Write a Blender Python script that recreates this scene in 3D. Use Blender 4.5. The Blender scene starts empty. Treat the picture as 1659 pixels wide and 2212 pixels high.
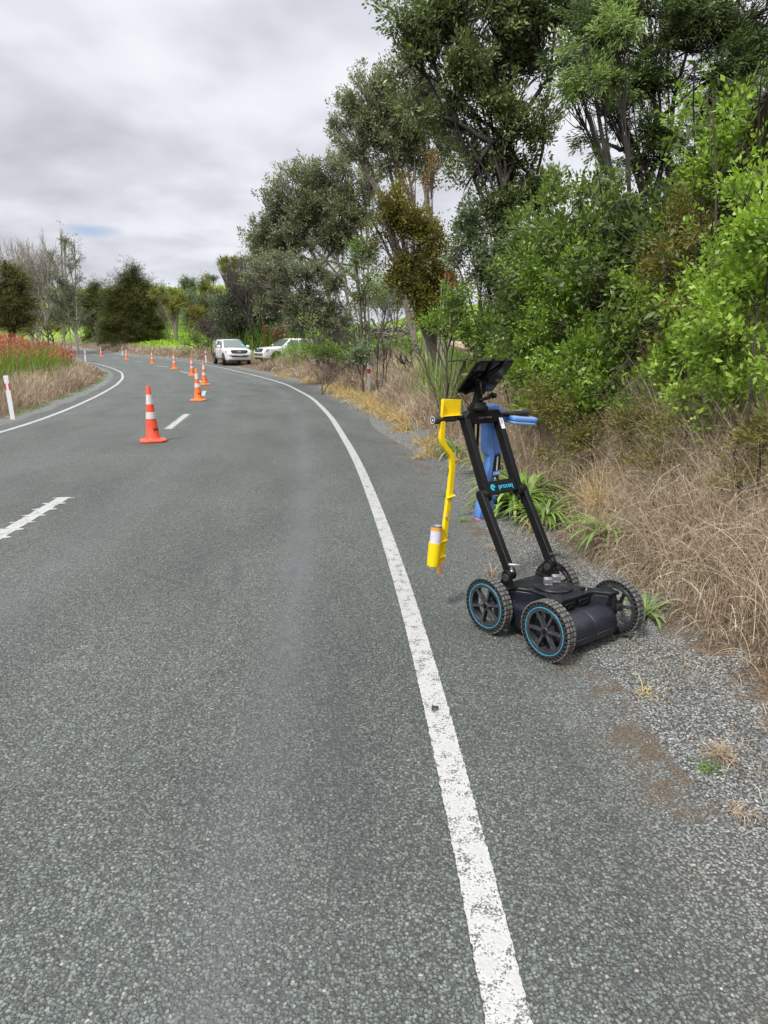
import bpy, bmesh, math, random
import numpy as np
from mathutils import Vector, Matrix
R = math.radians
rng = np.random.default_rng(7)
random.seed(7)
S = bpy.context.scene
COL = S.collection

# ------------------------------------------------------------------ camera
PITCH = R(13.75); CAMH = 1.55; FPX = 1475.0      # FPX: focal length in units of a 1659 x 2212 survey grid
cam = bpy.data.cameras.new('camera'); camo = bpy.data.objects.new('camera', cam); COL.objects.link(camo)
camo.location = (0, 0, CAMH); camo.rotation_euler = (R(90) - PITCH, 0, 0)
cam.sensor_fit = 'VERTICAL'; cam.sensor_height = 36; cam.sensor_width = 27; cam.lens = 36 * FPX / 2212
cam.clip_end = 3000; cam.clip_start = 0.05
S.camera = camo

# ------------------------------------------------------------------ node helper
def nn(nt, kind, **kw):
    n = nt.nodes.new(kind)
    for k, v in kw.items():
        if k.startswith('i_'):
            n.inputs[k[2:].replace('_', ' ')].default_value = v
        elif k.startswith('n_'):
            n.inputs[int(k[2:])].default_value = v
        else:
            setattr(n, k, v)
    return n
def ramp(nt, stops, interp='LINEAR'):
    n = nt.nodes.new('ShaderNodeValToRGB'); cr = n.color_ramp; cr.interpolation = interp
    while len(cr.elements) < len(stops): cr.elements.new(0.5)
    for e, (p, c) in zip(cr.elements, stops):
        e.position = p; e.color = (c[0], c[1], c[2], 1) if hasattr(c, '__len__') else (c, c, c, 1)
    return n
def mixc(nt, fac, a, b, mode='MIX'):
    n = nt.nodes.new('ShaderNodeMix'); n.data_type = 'RGBA'; n.blend_type = mode
    for sock, v in ((n.inputs[0], fac), (n.inputs[6], a), (n.inputs[7], b)):
        if isinstance(v, bpy.types.NodeSocket): nt.links.new(v, sock)
        elif hasattr(v, '__len__'): sock.default_value = (v[0], v[1], v[2], 1)
        else: sock.default_value = v if sock.type == 'VALUE' else (v, v, v, 1)
    return n.outputs[2]
def mth(nt, op, a, b=None, c=None, clamp=False):
    n = nt.nodes.new('ShaderNodeMath'); n.operation = op; n.use_clamp = clamp
    for i, v in enumerate((a, b, c)):
        if v is None: continue
        if isinstance(v, bpy.types.NodeSocket): nt.links.new(v, n.inputs[i])
        else: n.inputs[i].default_value = v
    return n.outputs[0]

# ------------------------------------------------------------------ sky and light
SUN_EL, SUN_AZ = R(52), R(215)      # azimuth clockwise from +Y: behind the camera, to its left
w = bpy.data.worlds.new('World'); S.world = w; w.use_nodes = True
nt = w.node_tree; L = nt.links; nt.nodes.clear()
out = nn(nt, 'ShaderNodeOutputWorld'); bg = nn(nt, 'ShaderNodeBackground')
tc = nn(nt, 'ShaderNodeTexCoord'); sep = nn(nt, 'ShaderNodeSeparateXYZ'); L.new(tc.outputs['Generated'], sep.inputs[0])
sky = nn(nt, 'ShaderNodeTexSky'); sky.sky_type = 'NISHITA'; sky.sun_disc = False
sky.sun_elevation = SUN_EL; sky.sun_rotation = SUN_AZ
skys = mixc(nt, 1.0, sky.outputs[0], 0.11, 'MULTIPLY')
zc = mth(nt, 'ADD', mth(nt, 'MAXIMUM', sep.outputs[2], 0.0), 0.22)
px = mth(nt, 'DIVIDE', sep.outputs[0], zc); py = mth(nt, 'DIVIDE', sep.outputs[1], zc)
cmb = nn(nt, 'ShaderNodeCombineXYZ'); L.new(px, cmb.inputs[0]); L.new(py, cmb.inputs[1])
n1 = nn(nt, 'ShaderNodeTexNoise', i_Scale=1.25, i_Detail=4.0, i_Roughness=0.5, i_Distortion=0.15); L.new(cmb.outputs[0], n1.inputs['Vector'])
n2 = nn(nt, 'ShaderNodeTexNoise', i_Scale=3.2, i_Detail=3.0, i_Roughness=0.5); L.new(cmb.outputs[0], n2.inputs['Vector'])
dens = mth(nt, 'ADD', mth(nt, 'MULTIPLY', n1.outputs['Fac'], 0.75), mth(nt, 'MULTIPLY', n2.outputs['Fac'], 0.25))
cr = ramp(nt, [(0.40, (0.84, 0.85, 0.90)), (0.465, (0.77, 0.79, 0.85)), (0.535, (0.65, 0.67, 0.73)), (0.64, (0.50, 0.515, 0.57))])
L.new(dens, cr.inputs[0])
# an overcast sky is brightest overhead
zen = mth(nt, 'ADD', 1.0, mth(nt, 'MULTIPLY', mth(nt, 'SMOOTH_MIN', mth(nt, 'MAXIMUM', mth(nt, 'SUBTRACT', sep.outputs[2], 0.42), 0.0), 0.5, 0.1), 3.0))
zenc = nn(nt, 'ShaderNodeCombineColor'); [L.new(zen, zenc.inputs[i]) for i in range(3)]
cloud = mixc(nt, 1.0, cr.outputs[0], zenc.outputs[0], 'MULTIPLY')
# one small gap of clear blue above the far trees
def gapf(c, w):
    d = nn(nt, 'ShaderNodeVectorMath', operation='SUBTRACT'); L.new(tc.outputs['Generated'], d.inputs[0]); d.inputs[1].default_value = c
    s = nn(nt, 'ShaderNodeVectorMath', operation='MULTIPLY'); L.new(d.outputs[0], s.inputs[0]); s.inputs[1].default_value = w
    l = nn(nt, 'ShaderNodeVectorMath', operation='LENGTH'); L.new(s.outputs[0], l.inputs[0]); return l.outputs['Value']
gv = mth(nt, 'ADD', gapf((-0.371, 0.918, 0.139), (24, 24, 100)), mth(nt, 'MULTIPLY', mth(nt, 'SUBTRACT', n2.outputs['Fac'], 0.5), 1.6))
gr = ramp(nt, [(0.25, 0.55), (0.95, 0.0)]); L.new(gv, gr.inputs[0])
col = mixc(nt, gr.outputs[0], cloud, mixc(nt, 1.0, skys, (0.75, 0.95, 1.2), 'MULTIPLY'))
L.new(col, bg.inputs[0]); bg.inputs[1].default_value = 1.0
L.new(bg.outputs[0], out.inputs[0])
sun = bpy.data.lights.new('sun', 'SUN'); sun.energy = 3.3; sun.angle = R(7); sun.color = (1.0, 0.95, 0.87)
suno = bpy.data.objects.new('sun', sun); COL.objects.link(suno)
d = Vector((math.sin(SUN_AZ) * math.cos(SUN_EL), math.cos(SUN_AZ) * math.cos(SUN_EL), math.sin(SUN_EL)))
suno.rotation_euler = d.to_track_quat('Z', 'Y').to_euler()
S.view_settings.view_transform = 'Standard'; S.view_settings.look = 'None'; S.view_settings.gamma = 1; S.view_settings.exposure = 0.12
S.render.engine = 'CYCLES'; S.cycles.max_bounces = 5; S.cycles.diffuse_bounces = 3; S.cycles.transmission_bounces = 3
S.cycles.transparent_max_bounces = 4; S.cycles.use_denoising = True; S.cycles.caustics_reflective = False; S.cycles.caustics_refractive = False

# ------------------------------------------------------------------ surveying: a sighting on the 1659 x 2212 grid at ground distance y
def at(u, v, y):
    dx = (u - 829.5) / FPX; dy = (v - 1106) / FPX
    ry = math.cos(PITCH) - dy * math.sin(PITCH); rz = -math.sin(PITCH) - dy * math.cos(PITCH)
    return np.array([dx * y / ry, y, CAMH + rz * y / ry])
def px2m(y): return y / 1430.0

# ------------------------------------------------------------------ object helpers
def tag(o, label=None, cat=None, group=None, kind=None):
    if label: o['label'] = label
    if cat: o['category'] = cat
    if group: o['group'] = group
    if kind: o['kind'] = kind
    return o
def empty(name, loc, rz=0, label=None, cat=None, group=None):
    o = bpy.data.objects.new(name, None); COL.objects.link(o); o.location = loc; o.rotation_euler = (0, 0, rz)
    o.empty_display_size = 0.2
    return tag(o, label, cat, group)
def copy_tree(o, parent=None):
    c = o.copy(); COL.objects.link(c); c.parent = parent
    for ch in list(o.children): copy_tree(ch, c)
    return c
def np_obj(name, V, Q, mat, parent=None, tint=None, smooth=False, attrs=None, uv=None):
    V = np.asarray(V, np.float32).reshape(-1, 3); Q = np.asarray(Q, np.int32)
    me = bpy.data.meshes.new(name); k = Q.shape[1]
    me.vertices.add(len(V)); me.vertices.foreach_set('co', V.ravel())
    me.loops.add(Q.size); me.loops.foreach_set('vertex_index', Q.ravel())
    me.polygons.add(len(Q)); me.polygons.foreach_set('loop_start', np.arange(0, Q.size, k, dtype=np.int32))
    me.update(calc_edges=True)
    if smooth: me.polygons.foreach_set('use_smooth', np.ones(len(Q), bool))
    at_ = dict(attrs or {})
    if tint is not None: at_['tint'] = tint
    for n, a in at_.items():
        A = me.attributes.new(n, 'FLOAT', 'POINT'); A.data.foreach_set('value', np.asarray(a, np.float32).ravel())
    if mat: me.materials.append(mat)
    o = bpy.data.objects.new(name, me); COL.objects.link(o); o.parent = parent
    return o

class MB:
    """collects shapes into one mesh object"""
    def __init__(s): s.v = []; s.f = []
    def add(s, vs, fs):
        b = len(s.v); s.v += [tuple(map(float, p)) for p in vs]; s.f += [tuple(i + b for i in f) for f in fs]; return s
    def box(s, c, size, rot=None, taper=1.0):
        hx, hy, hz = size[0] / 2, size[1] / 2, size[2] / 2; vs = []
        for z in (-hz, hz):
            t = taper if z > 0 else 1.0
            for x, y in ((-hx, -hy), (hx, -hy), (hx, hy), (-hx, hy)):
                p = Vector((x * t, y * t, z))
                if rot is not None: p = rot @ p
                vs.append(p + Vector(c))
        return s.add(vs, [(3, 2, 1, 0), (4, 5, 6, 7), (0, 1, 5, 4), (1, 2, 6, 5), (2, 3, 7, 6), (3, 0, 4, 7)])
    def prism(s, outline, x0, x1, frame=None):
        """outline: (a, b) pairs in the plane; extruded along the normal x0..x1. frame(a, b, x) -> point"""
        fr = frame or (lambda a, b, x: (x, a, b)); n = len(outline)
        vs = [fr(a, b, x0) for a, b in outline] + [fr(a, b, x1) for a, b in outline]
        fs = [tuple(range(n))[::-1], tuple(range(n, 2 * n))] + [(i, (i + 1) % n, n + (i + 1) % n, n + i) for i in range(n)]
        return s.add(vs, fs)
    def tube(s, pts, rad, sides=10, cap=True):
        pts = [Vector(p) for p in pts]; n = len(pts)
        if not hasattr(rad, '__len__'): rad = [rad] * n
        vs = []; ref = None
        for i, p in enumerate(pts):
            t = (pts[min(i + 1, n - 1)] - pts[max(i - 1, 0)]).normalized()
            if ref is None: ref = t.orthogonal().normalized()
            ref = (ref - t * ref.dot(t)).normalized(); b = t.cross(ref)
            for k in range(sides):
                a = 2 * math.pi * k / sides; vs.append(p + (ref * math.cos(a) + b * math.sin(a)) * rad[i])
        fs = [(i * sides + k, i * sides + (k + 1) % sides, (i + 1) * sides + (k + 1) % sides, (i + 1) * sides + k) for i in range(n - 1) for k in range(sides)]
        if cap: fs += [tuple(range(sides))[::-1], tuple(range((n - 1) * sides, n * sides))]
        return s.add(vs, fs)
    def lathe(s, prof, frame, seg=32, close=False):
        """prof: (r, h) pairs; frame(r cos, r sin, h) -> point"""
        n = len(prof); vs = [frame(r * math.cos(2 * math.pi * k / seg), r * math.sin(2 * math.pi * k / seg), h) for k in range(seg) for r, h in prof]
        m = n if close else n - 1
        fs = [(k * n + i, ((k + 1) % seg) * n + i, ((k + 1) % seg) * n + (i + 1) % n, k * n + (i + 1) % n) for k in range(seg) for i in range(m)]
        return s.add(vs, fs)
    def build(s, name, mat, parent=None, smooth=35, bevel=0, seg=2):
        me = bpy.data.meshes.new(name); me.from_pydata(s.v, [], s.f); me.update()
        bm = bmesh.new(); bm.from_mesh(me); bmesh.ops.recalc_face_normals(bm, faces=bm.faces)
        bm.to_mesh(me); bm.free()
        if smooth:
            me.polygons.foreach_set('use_smooth', [True] * len(me.polygons)); me.set_sharp_from_angle(angle=R(smooth))
        if mat: me.materials.append(mat)
        o = bpy.data.objects.new(name, me); COL.objects.link(o); o.parent = parent
        if bevel:
            m = o.modifiers.new('bevel', 'BEVEL'); m.width = bevel; m.segments = seg; m.limit_method = 'ANGLE'; m.angle_limit = R(40)
            m.harden_normals = False
        return o
def text_obj(name, body, size, mat, parent, mw, depth=0.0004, shear=0.0, spacing=1.0, bold=0.0):
    cu = bpy.data.curves.new(name, 'FONT'); cu.body = body; cu.size = size; cu.extrude = depth; cu.align_x = 'CENTER'; cu.align_y = 'CENTER'
    cu.shear = shear; cu.space_character = spacing; cu.offset = bold; cu.resolution_u = 3
    t = bpy.data.objects.new(name, cu); COL.objects.link(t); bpy.context.view_layer.update()
    me = bpy.data.meshes.new_from_object(t); bpy.data.objects.remove(t)
    me.materials.clear(); me.materials.append(mat)
    o = bpy.data.objects.new(name, me); COL.objects.link(o); o.parent = parent; o.matrix_local = mw
    return o

# ------------------------------------------------------------------ materials
def base_mat(name):
    m = bpy.data.materials.new(name); m.use_nodes = True; nt = m.node_tree
    return m, nt, nt.nodes['Principled BSDF']
def plain(name, c, rough=0.5, metal=0.0, var=0.12, scale=30.0, bump=0.0, bscale=200.0, spec=0.5, dust=0.0, coat=0.0):
    m, nt, b = base_mat(name); L = nt.links
    tc = nn(nt, 'ShaderNodeTexCoord'); n = nn(nt, 'ShaderNodeTexNoise', i_Scale=scale, i_Detail=4.0, i_Roughness=0.6); L.new(tc.outputs['Object'], n.inputs['Vector'])
    r = ramp(nt, [(0.3, tuple(x * (1 - var) for x in c)), (0.7, tuple(min(1, x * (1 + var)) for x in c))]); L.new(n.outputs['Fac'], r.inputs[0])
    col = r.outputs[0]
    if dust:
        n3 = nn(nt, 'ShaderNodeTexNoise', i_Scale=scale * 2.3, i_Detail=6.0, i_Roughness=0.75); L.new(tc.outputs['Object'], n3.inputs['Vector'])
        dr = ramp(nt, [(0.5, 0.0), (0.72, dust)]); L.new(n3.outputs['Fac'], dr.inputs[0])
        col = mixc(nt, dr.outputs[0], col, (0.25, 0.24, 0.22))
    L.new(col, b.inputs['Base Color'])
    rr = ramp(nt, [(0.2, max(0.02, rough - 0.1)), (0.8, min(1, rough + 0.1))]); L.new(n.outputs['Fac'], rr.inputs[0]); L.new(rr.outputs[0], b.inputs['Roughness'])
    b.inputs['Metallic'].default_value = metal; b.inputs['Specular IOR Level'].default_value = spec
    b.inputs['Coat Weight'].default_value = coat
    if bump:
        n2 = nn(nt, 'ShaderNodeTexNoise', i_Scale=bscale, i_Detail=3.0); L.new(tc.outputs['Object'], n2.inputs['Vector'])
        bp = nn(nt, 'ShaderNodeBump', i_Strength=bump, i_Distance=0.002); L.new(n2.outputs['Fac'], bp.inputs['Height']); L.new(bp.outputs[0], b.inputs['Normal'])
    return m
def leafmat(name, stops, rough=0.5, trans=0.25, spec=0.35, tcol=None):
    m, nt, b = base_mat(name); L = nt.links; o = nt.nodes['Material Output']
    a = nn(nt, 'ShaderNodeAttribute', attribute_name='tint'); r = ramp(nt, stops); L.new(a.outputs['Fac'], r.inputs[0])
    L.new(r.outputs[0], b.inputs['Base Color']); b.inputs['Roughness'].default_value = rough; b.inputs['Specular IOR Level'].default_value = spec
    if trans:
        t = nn(nt, 'ShaderNodeBsdfTranslucent'); tc = mixc(nt, 1.0, r.outputs[0], tcol or (1.25, 1.4, 0.6), 'MULTIPLY'); L.new(tc, t.inputs[0])
        ms = nn(nt, 'ShaderNodeMixShader'); ms.inputs[0].default_value = trans
        L.new(b.outputs[0], ms.inputs[1]); L.new(t.outputs[0], ms.inputs[2]); L.new(ms.outputs[0], o.inputs[0])
    return m
M = {}
M['leaf_karo'] = leafmat('karo_leaf', [(0, (0.048, 0.066, 0.026)), (0.45, (0.120, 0.162, 0.060)), (0.8, (0.216, 0.270, 0.114)), (0.97, (0.348, 0.408, 0.204)), (1, (0.600, 0.504, 0.072))], 0.38, 0.2, 0.5)
M['leaf_grey'] = leafmat('grey_green_leaf', [(0, (0.075, 0.088, 0.050)), (0.5, (0.169, 0.194, 0.112)), (0.85, (0.263, 0.294, 0.175)), (1, (0.400, 0.438, 0.275))], 0.45, 0.2, 0.45)
M['leaf_pale'] = leafmat('pale_leaf', [(0, (0.10, 0.125, 0.08)), (0.5, (0.19, 0.24, 0.14)), (1, (0.36, 0.42, 0.28))], 0.45, 0.25, 0.45)
M['leaf_vine'] = leafmat('vine_leaf', [(0, (0.06, 0.095, 0.018)), (0.35, (0.14, 0.225, 0.035)), (0.7, (0.24, 0.37, 0.055)), (1, (0.38, 0.52, 0.09))], 0.4, 0.32, 0.4)
M['leaf_bush'] = leafmat('bush_leaf', [(0, (0.050, 0.075, 0.022)), (0.5, (0.138, 0.200, 0.050)), (1, (0.300, 0.413, 0.106))], 0.45, 0.28, 0.4)
M['leaf_olive'] = leafmat('olive_leaf', [(0, (0.07, 0.066, 0.018)), (0.5, (0.165, 0.155, 0.035)), (0.85, (0.27, 0.26, 0.06)), (1, (0.38, 0.38, 0.12))], 0.6, 0.2, 0.25, (1.3, 1.2, 0.5))
M['leaf_rust'] = leafmat('rust_leaf', [(0, (0.10, 0.06, 0.02)), (0.5, (0.2, 0.12, 0.035)), (1, (0.28, 0.2, 0.05))], 0.6, 0.2, 0.25, (1.3, 1.1, 0.5))
M['leaf_totara'] = leafmat('totara_leaf', [(0, (0.035, 0.043, 0.015)), (0.5, (0.094, 0.104, 0.027)), (0.85, (0.188, 0.181, 0.043)), (1, (0.300, 0.269, 0.062))], 0.6, 0.15, 0.25)
M['leaf_conifer'] = leafmat('conifer_leaf', [(0, (0.036, 0.054, 0.019)), (0.5, (0.102, 0.150, 0.050)), (0.85, (0.204, 0.300, 0.096)), (1, (0.336, 0.444, 0.156))], 0.55, 0.2, 0.25)
M['leaf_brush'] = leafmat('brown_green_leaf', [(0, (0.060, 0.054, 0.019)), (0.5, (0.156, 0.144, 0.042)), (0.85, (0.252, 0.240, 0.060)), (1, (0.360, 0.240, 0.060))], 0.6, 0.2, 0.25)
M['leaf_dark'] = leafmat('pohutukawa_leaf', [(0, (0.036, 0.046, 0.029)), (0.5, (0.084, 0.106, 0.062)), (0.8, (0.180, 0.210, 0.132)), (1, (0.432, 0.444, 0.336))], 0.45, 0.12, 0.45)
M['leaf_far'] = leafmat('far_leaf', [(0, (0.06, 0.085, 0.04)), (0.5, (0.1, 0.14, 0.06)), (1, (0.19, 0.24, 0.09))], 0.6, 0.2, 0.3)
M['leaf_yellow'] = leafmat('yellow_green_leaf', [(0, (0.09, 0.09, 0.03)), (0.5, (0.17, 0.18, 0.045)), (1, (0.3, 0.28, 0.07))], 0.6, 0.2, 0.3)
M['leaf_strap'] = leafmat('strap_leaf', [(0, (0.07, 0.13, 0.022)), (0.5, (0.16, 0.27, 0.05)), (0.9, (0.3, 0.43, 0.11)), (1, (0.4, 0.42, 0.14))], 0.33, 0.25, 0.5)
M['dead'] = leafmat('dead_grass_blade', [(0, (0.10, 0.07, 0.05)), (0.25, (0.26, 0.20, 0.145)), (0.6, (0.43, 0.345, 0.25)), (0.88, (0.60, 0.50, 0.37)), (1, (0.76, 0.67, 0.52))], 0.7, 0.15, 0.2, (1.1, 1.0, 0.8))
M['gold'] = leafmat('golden_grass_blade', [(0, (0.3, 0.2, 0.09)), (0.5, (0.5, 0.38, 0.17)), (0.9, (0.65, 0.53, 0.28)), (1, (0.35, 0.4, 0.12))], 0.65, 0.15, 0.2, (1.1, 1.0, 0.7))
M['green_blade'] = leafmat('green_grass_blade', [(0, (0.06, 0.12, 0.02)), (0.5, (0.13, 0.24, 0.03)), (0.9, (0.23, 0.37, 0.05)), (1, (0.42, 0.4, 0.14))], 0.5, 0.3, 0.3)
M['pasture_blade'] = leafmat('pasture_blade', [(0, (0.17, 0.3, 0.02)), (0.5, (0.25, 0.42, 0.03)), (1, (0.38, 0.55, 0.06))], 0.6, 0.3, 0.2)
M['flower'] = leafmat('coral_flower', [(0, (0.25, 0.06, 0.045)), (0.4, (0.5, 0.15, 0.10)), (0.8, (0.66, 0.27, 0.16)), (1, (0.7, 0.42, 0.14))], 0.6, 0.25, 0.2, (1.2, 0.9, 0.8))
M['stalk'] = leafmat('red_stalk', [(0, (0.12, 0.04, 0.03)), (0.5, (0.25, 0.1, 0.07)), (1, (0.3, 0.2, 0.1))], 0.7, 0.0, 0.2)
M['bark'] = plain('bark', (0.075, 0.062, 0.05), 0.85, scale=14, var=0.45)
M['bark_grey'] = plain('grey_bark', (0.19, 0.165, 0.14), 0.85, scale=8, var=0.35)
M['bark_dark'] = plain('dark_bark', (0.035, 0.03, 0.025), 0.85, scale=8, var=0.4)
M['bark_pale'] = plain('pale_bark', (0.34, 0.31, 0.27), 0.85, scale=8, var=0.3)
M['driftwood'] = plain('weathered_wood', (0.42, 0.33, 0.24), 0.85, scale=18, var=0.5)
M['black'] = plain('black_powder_coat', (0.006, 0.006, 0.0065), 0.5, var=0.2, bump=0.15, bscale=900, dust=0.02, spec=0.25)
M['blackgloss'] = plain('black_gloss', (0.008, 0.008, 0.009), 0.12, var=0.2)
M['edge'] = plain('worn_black_highlight', (0.035, 0.035, 0.037), 0.38, var=0.2)  # paler grey for worn arm corners, their highlight put into the colour
M['navy'] = plain('navy_plastic', (0.010, 0.0125, 0.021), 0.42, var=0.15, scale=9, bump=0.25, bscale=500, dust=0.10)
M['navytop'] = plain('navy_top_plastic', (0.008, 0.010, 0.016), 0.36, var=0.15, scale=9, bump=0.2, bscale=600, dust=0.18)
M['rubber'] = plain('tyre_rubber', (0.022, 0.022, 0.023), 0.75, var=0.25, scale=40, bump=0.4, bscale=300, dust=0.22)
M['tread'] = plain('dusty_tread', (0.12, 0.118, 0.11), 0.8, var=0.4, scale=35, bump=0.5, bscale=300, dust=0.7)
M['hole'] = plain('tyre_recess', (0.003, 0.003, 0.003), 0.7)
M['rim'] = plain('rim_plastic', (0.032, 0.034, 0.04), 0.38, var=0.2, scale=25, dust=0.35)
M['cyan'] = plain('blue_ring', (0.02, 0.42, 0.66), 0.4, var=0.12, scale=60)
M['cyantext'] = plain('blue_print', (0.02, 0.4, 0.62), 0.4, var=0.05)
M['white'] = plain('white_paint', (0.78, 0.78, 0.77), 0.4, var=0.04, scale=8, dust=0.12)
M['print_grey'] = plain('grey_print', (0.28, 0.28, 0.3), 0.5)
M['print_red'] = plain('red_print', (0.5, 0.03, 0.03), 0.5)
M['print_black'] = plain('black_print', (0.02, 0.015, 0.015), 0.5, var=0.3)
M['alu'] = plain('grey_aluminium', (0.2, 0.2, 0.215), 0.4, metal=0.3, var=0.12)
M['steel'] = plain('bare_steel', (0.5, 0.5, 0.5), 0.3, metal=0.8, var=0.1)
M['yellow'] = plain('yellow_paint', (0.88, 0.62, 0.005), 0.38, var=0.06, scale=25, bump=0.1, bscale=120)
M['yellow_worn'] = plain('worn_yellow_paint', (0.72, 0.46, 0.02), 0.5, var=0.22, scale=40, dust=0.25)
M['pink'] = plain('pink_overspray', (0.75, 0.33, 0.38), 0.5, var=0.3, scale=60)
M['blue'] = plain('blue_plastic', (0.12, 0.27, 0.66), 0.4, var=0.08, scale=14)
M['blue_light'] = plain('pale_blue_plastic', (0.26, 0.46, 0.74), 0.42, var=0.08)
M['grey_plastic'] = plain('grey_plastic', (0.28, 0.3, 0.33), 0.45)
M['grip'] = plain('grip_rubber', (0.028, 0.028, 0.03), 0.6, bump=0.3, bscale=400, dust=0.2)
M['lcd'] = plain('lcd_glass', (0.05, 0.065, 0.055), 0.15, var=0.1)
M['orange_sticker'] = plain('orange_sticker', (0.8, 0.25, 0.03), 0.5)
M['cone_red'] = plain('cone_red_rubber', (0.78, 0.085, 0.035), 0.5, var=0.12, scale=12, dust=0.14)
M['cone_orange'] = plain('cone_orange_rubber', (0.82, 0.17, 0.025), 0.5, var=0.12, scale=12, dust=0.10)
M['band'] = plain('reflective_band', (0.66, 0.6, 0.6), 0.35, var=0.12, scale=35, dust=0.15)
M['post_white'] = plain('post_white_plastic', (0.72, 0.73, 0.76), 0.45, var=0.06, scale=9, dust=0.2)
M['post_red'] = plain('post_red_band', (0.5, 0.03, 0.025), 0.4, var=0.1)
M['glass'] = plain('car_glass', (0.10, 0.125, 0.115), 0.08, var=0.2, spec=0.8)
M['carwhite'] = plain('car_white', (0.74, 0.75, 0.76), 0.2, var=0.02, scale=3, coat=0.5)
M['lamp'] = plain('headlight_glass', (0.5, 0.52, 0.54), 0.12, var=0.25, scale=12)
M['chrome'] = plain('chrome_trim', (0.6, 0.6, 0.6), 0.15, metal=0.9, var=0.05)
M['carblack'] = plain('car_trim', (0.015, 0.015, 0.015), 0.5)
M['sticker_white'] = plain('white_sticker', (0.7, 0.7, 0.7), 0.5, var=0.05)
M['can_paper'] = plain('can_paper', (0.62, 0.6, 0.68), 0.5, var=0.1, scale=40)
M['can_orange'] = plain('can_orange', (0.7, 0.33, 0.05), 0.5)

# ------------------------------------------------------------------ alignment of the road
RL = np.array([(.33, -40), (.33, -20), (.33, -6), (.33, 0), (.32, 1.27), (.27, 1.95), (.25, 2.45), (.2, 3.32), (.08, 4.94), (-.34, 9.12), (-1.17, 15.2), (-2.15, 20.7), (-3.85, 27.6), (-4.7, 30.3), (-6.86, 36.5), (-10.13, 44.43), (-13.89, 52.7), (-17.9, 59.8), (-22.1, 66.), (-26.7, 72.6), (-32.6, 82.), (-38.8, 92.8), (-46, 105.5), (-53.5, 118), (-62, 130), (-73, 143)], float)
LL = np.array([(-6.6, -40), (-6.6, -20), (-6.6, -6), (-6.6, 2), (-6.68, 8), (-6.92, 12.3), (-7.28, 14.6), (-7.97, 17.75), (-9.05, 22.), (-10.57, 27.4), (-12.43, 33.1), (-14.75, 39.2), (-17.3, 44.5), (-20.8, 51.), (-25., 57.8), (-29.4, 64.3), (-34.2, 71.8), (-39., 79.8), (-45., 90), (-52., 102.), (-59.5, 114.5), (-67.6, 126), (-78, 138)], float)
def smooth_curve(P, n=1400):
    t = np.concatenate([[0], np.cumsum(np.linalg.norm(np.diff(P, axis=0), axis=1))]); tt = np.linspace(0, t[-1], n)
    C = np.stack([np.interp(tt, t, P[:, i]) for i in (0, 1)], 1); k = 45
    ker = np.hanning(k); ker /= ker.sum()
    # finer smoothing near the camera, where the points are close together
    Cs = np.stack([np.convolve(np.pad(C[:, i], k // 2, mode='edge'), ker, 'valid') for i in (0, 1)], 1)
    Cs[:k] = C[:k]; Cs[-k:] = C[-k:]
    T = np.gradient(Cs, axis=0); T /= np.linalg.norm(T, axis=1)[:, None]
    return Cs, T, tt
RC, RT, RS = smooth_curve(RL); LC, LT, LS = smooth_curve(LL)
RN = np.stack([RT[:, 1], -RT[:, 0]], 1); LN = np.stack([-LT[:, 1], LT[:, 0]], 1)      # outward normals
def zr(y): return 0.013 * 0.5 * ((y - 38) + np.sqrt((y - 38) ** 2 + 16)) - 0.0006
def sdist(x, y):
    """distance outward from the right line and from the left line"""
    x = np.atleast_1d(x).ravel(); y = np.atleast_1d(y).ravel(); res = []
    for C, N in ((RC, RN), (LC, LN)):
        o = np.empty(len(x))
        for a in range(0, len(x), 20000):
            dx = x[a:a + 20000, None] - C[None, ::2, 0]; dy = y[a:a + 20000, None] - C[None, ::2, 1]
            j = (dx * dx + dy * dy).argmin(1) * 2
            far = np.sqrt(((x[a:a + 20000] - C[j, 0]) ** 2 + (y[a:a + 20000] - C[j, 1]) ** 2))
            pr = (x[a:a + 20000] - C[j, 0]) * N[j, 0] + (y[a:a + 20000] - C[j, 1]) * N[j, 1]
            o[a:a + 20000] = np.where(far > 3, np.sign(pr) * far, pr)
        res.append(o)
    return res
def sst(a, b, x): t = np.clip((x - a) / (b - a), 0, 1); return t * t * (3 - 2 * t)
def wob(x, y, f=1.0): return (np.sin(x * 1.7 * f + 1.3 * np.sin(y * .9 * f)) + np.sin(y * 1.3 * f + 1.7 * np.sin(x * 1.1 * f + 2)) + np.sin((x + y) * .83 * f + 4)) / 3
def noise3(p, f):
    x, y, z = p[..., 0] * f, p[..., 1] * f, p[..., 2] * f
    return (np.sin(x * 1.9 + 2.1 * np.sin(y * 1.3 + z)) + np.sin(y * 2.3 + 1.9 * np.sin(z * 1.7 + x)) + np.sin(z * 2.1 + 2.0 * np.sin(x * 1.5 - y))) / 3
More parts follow.
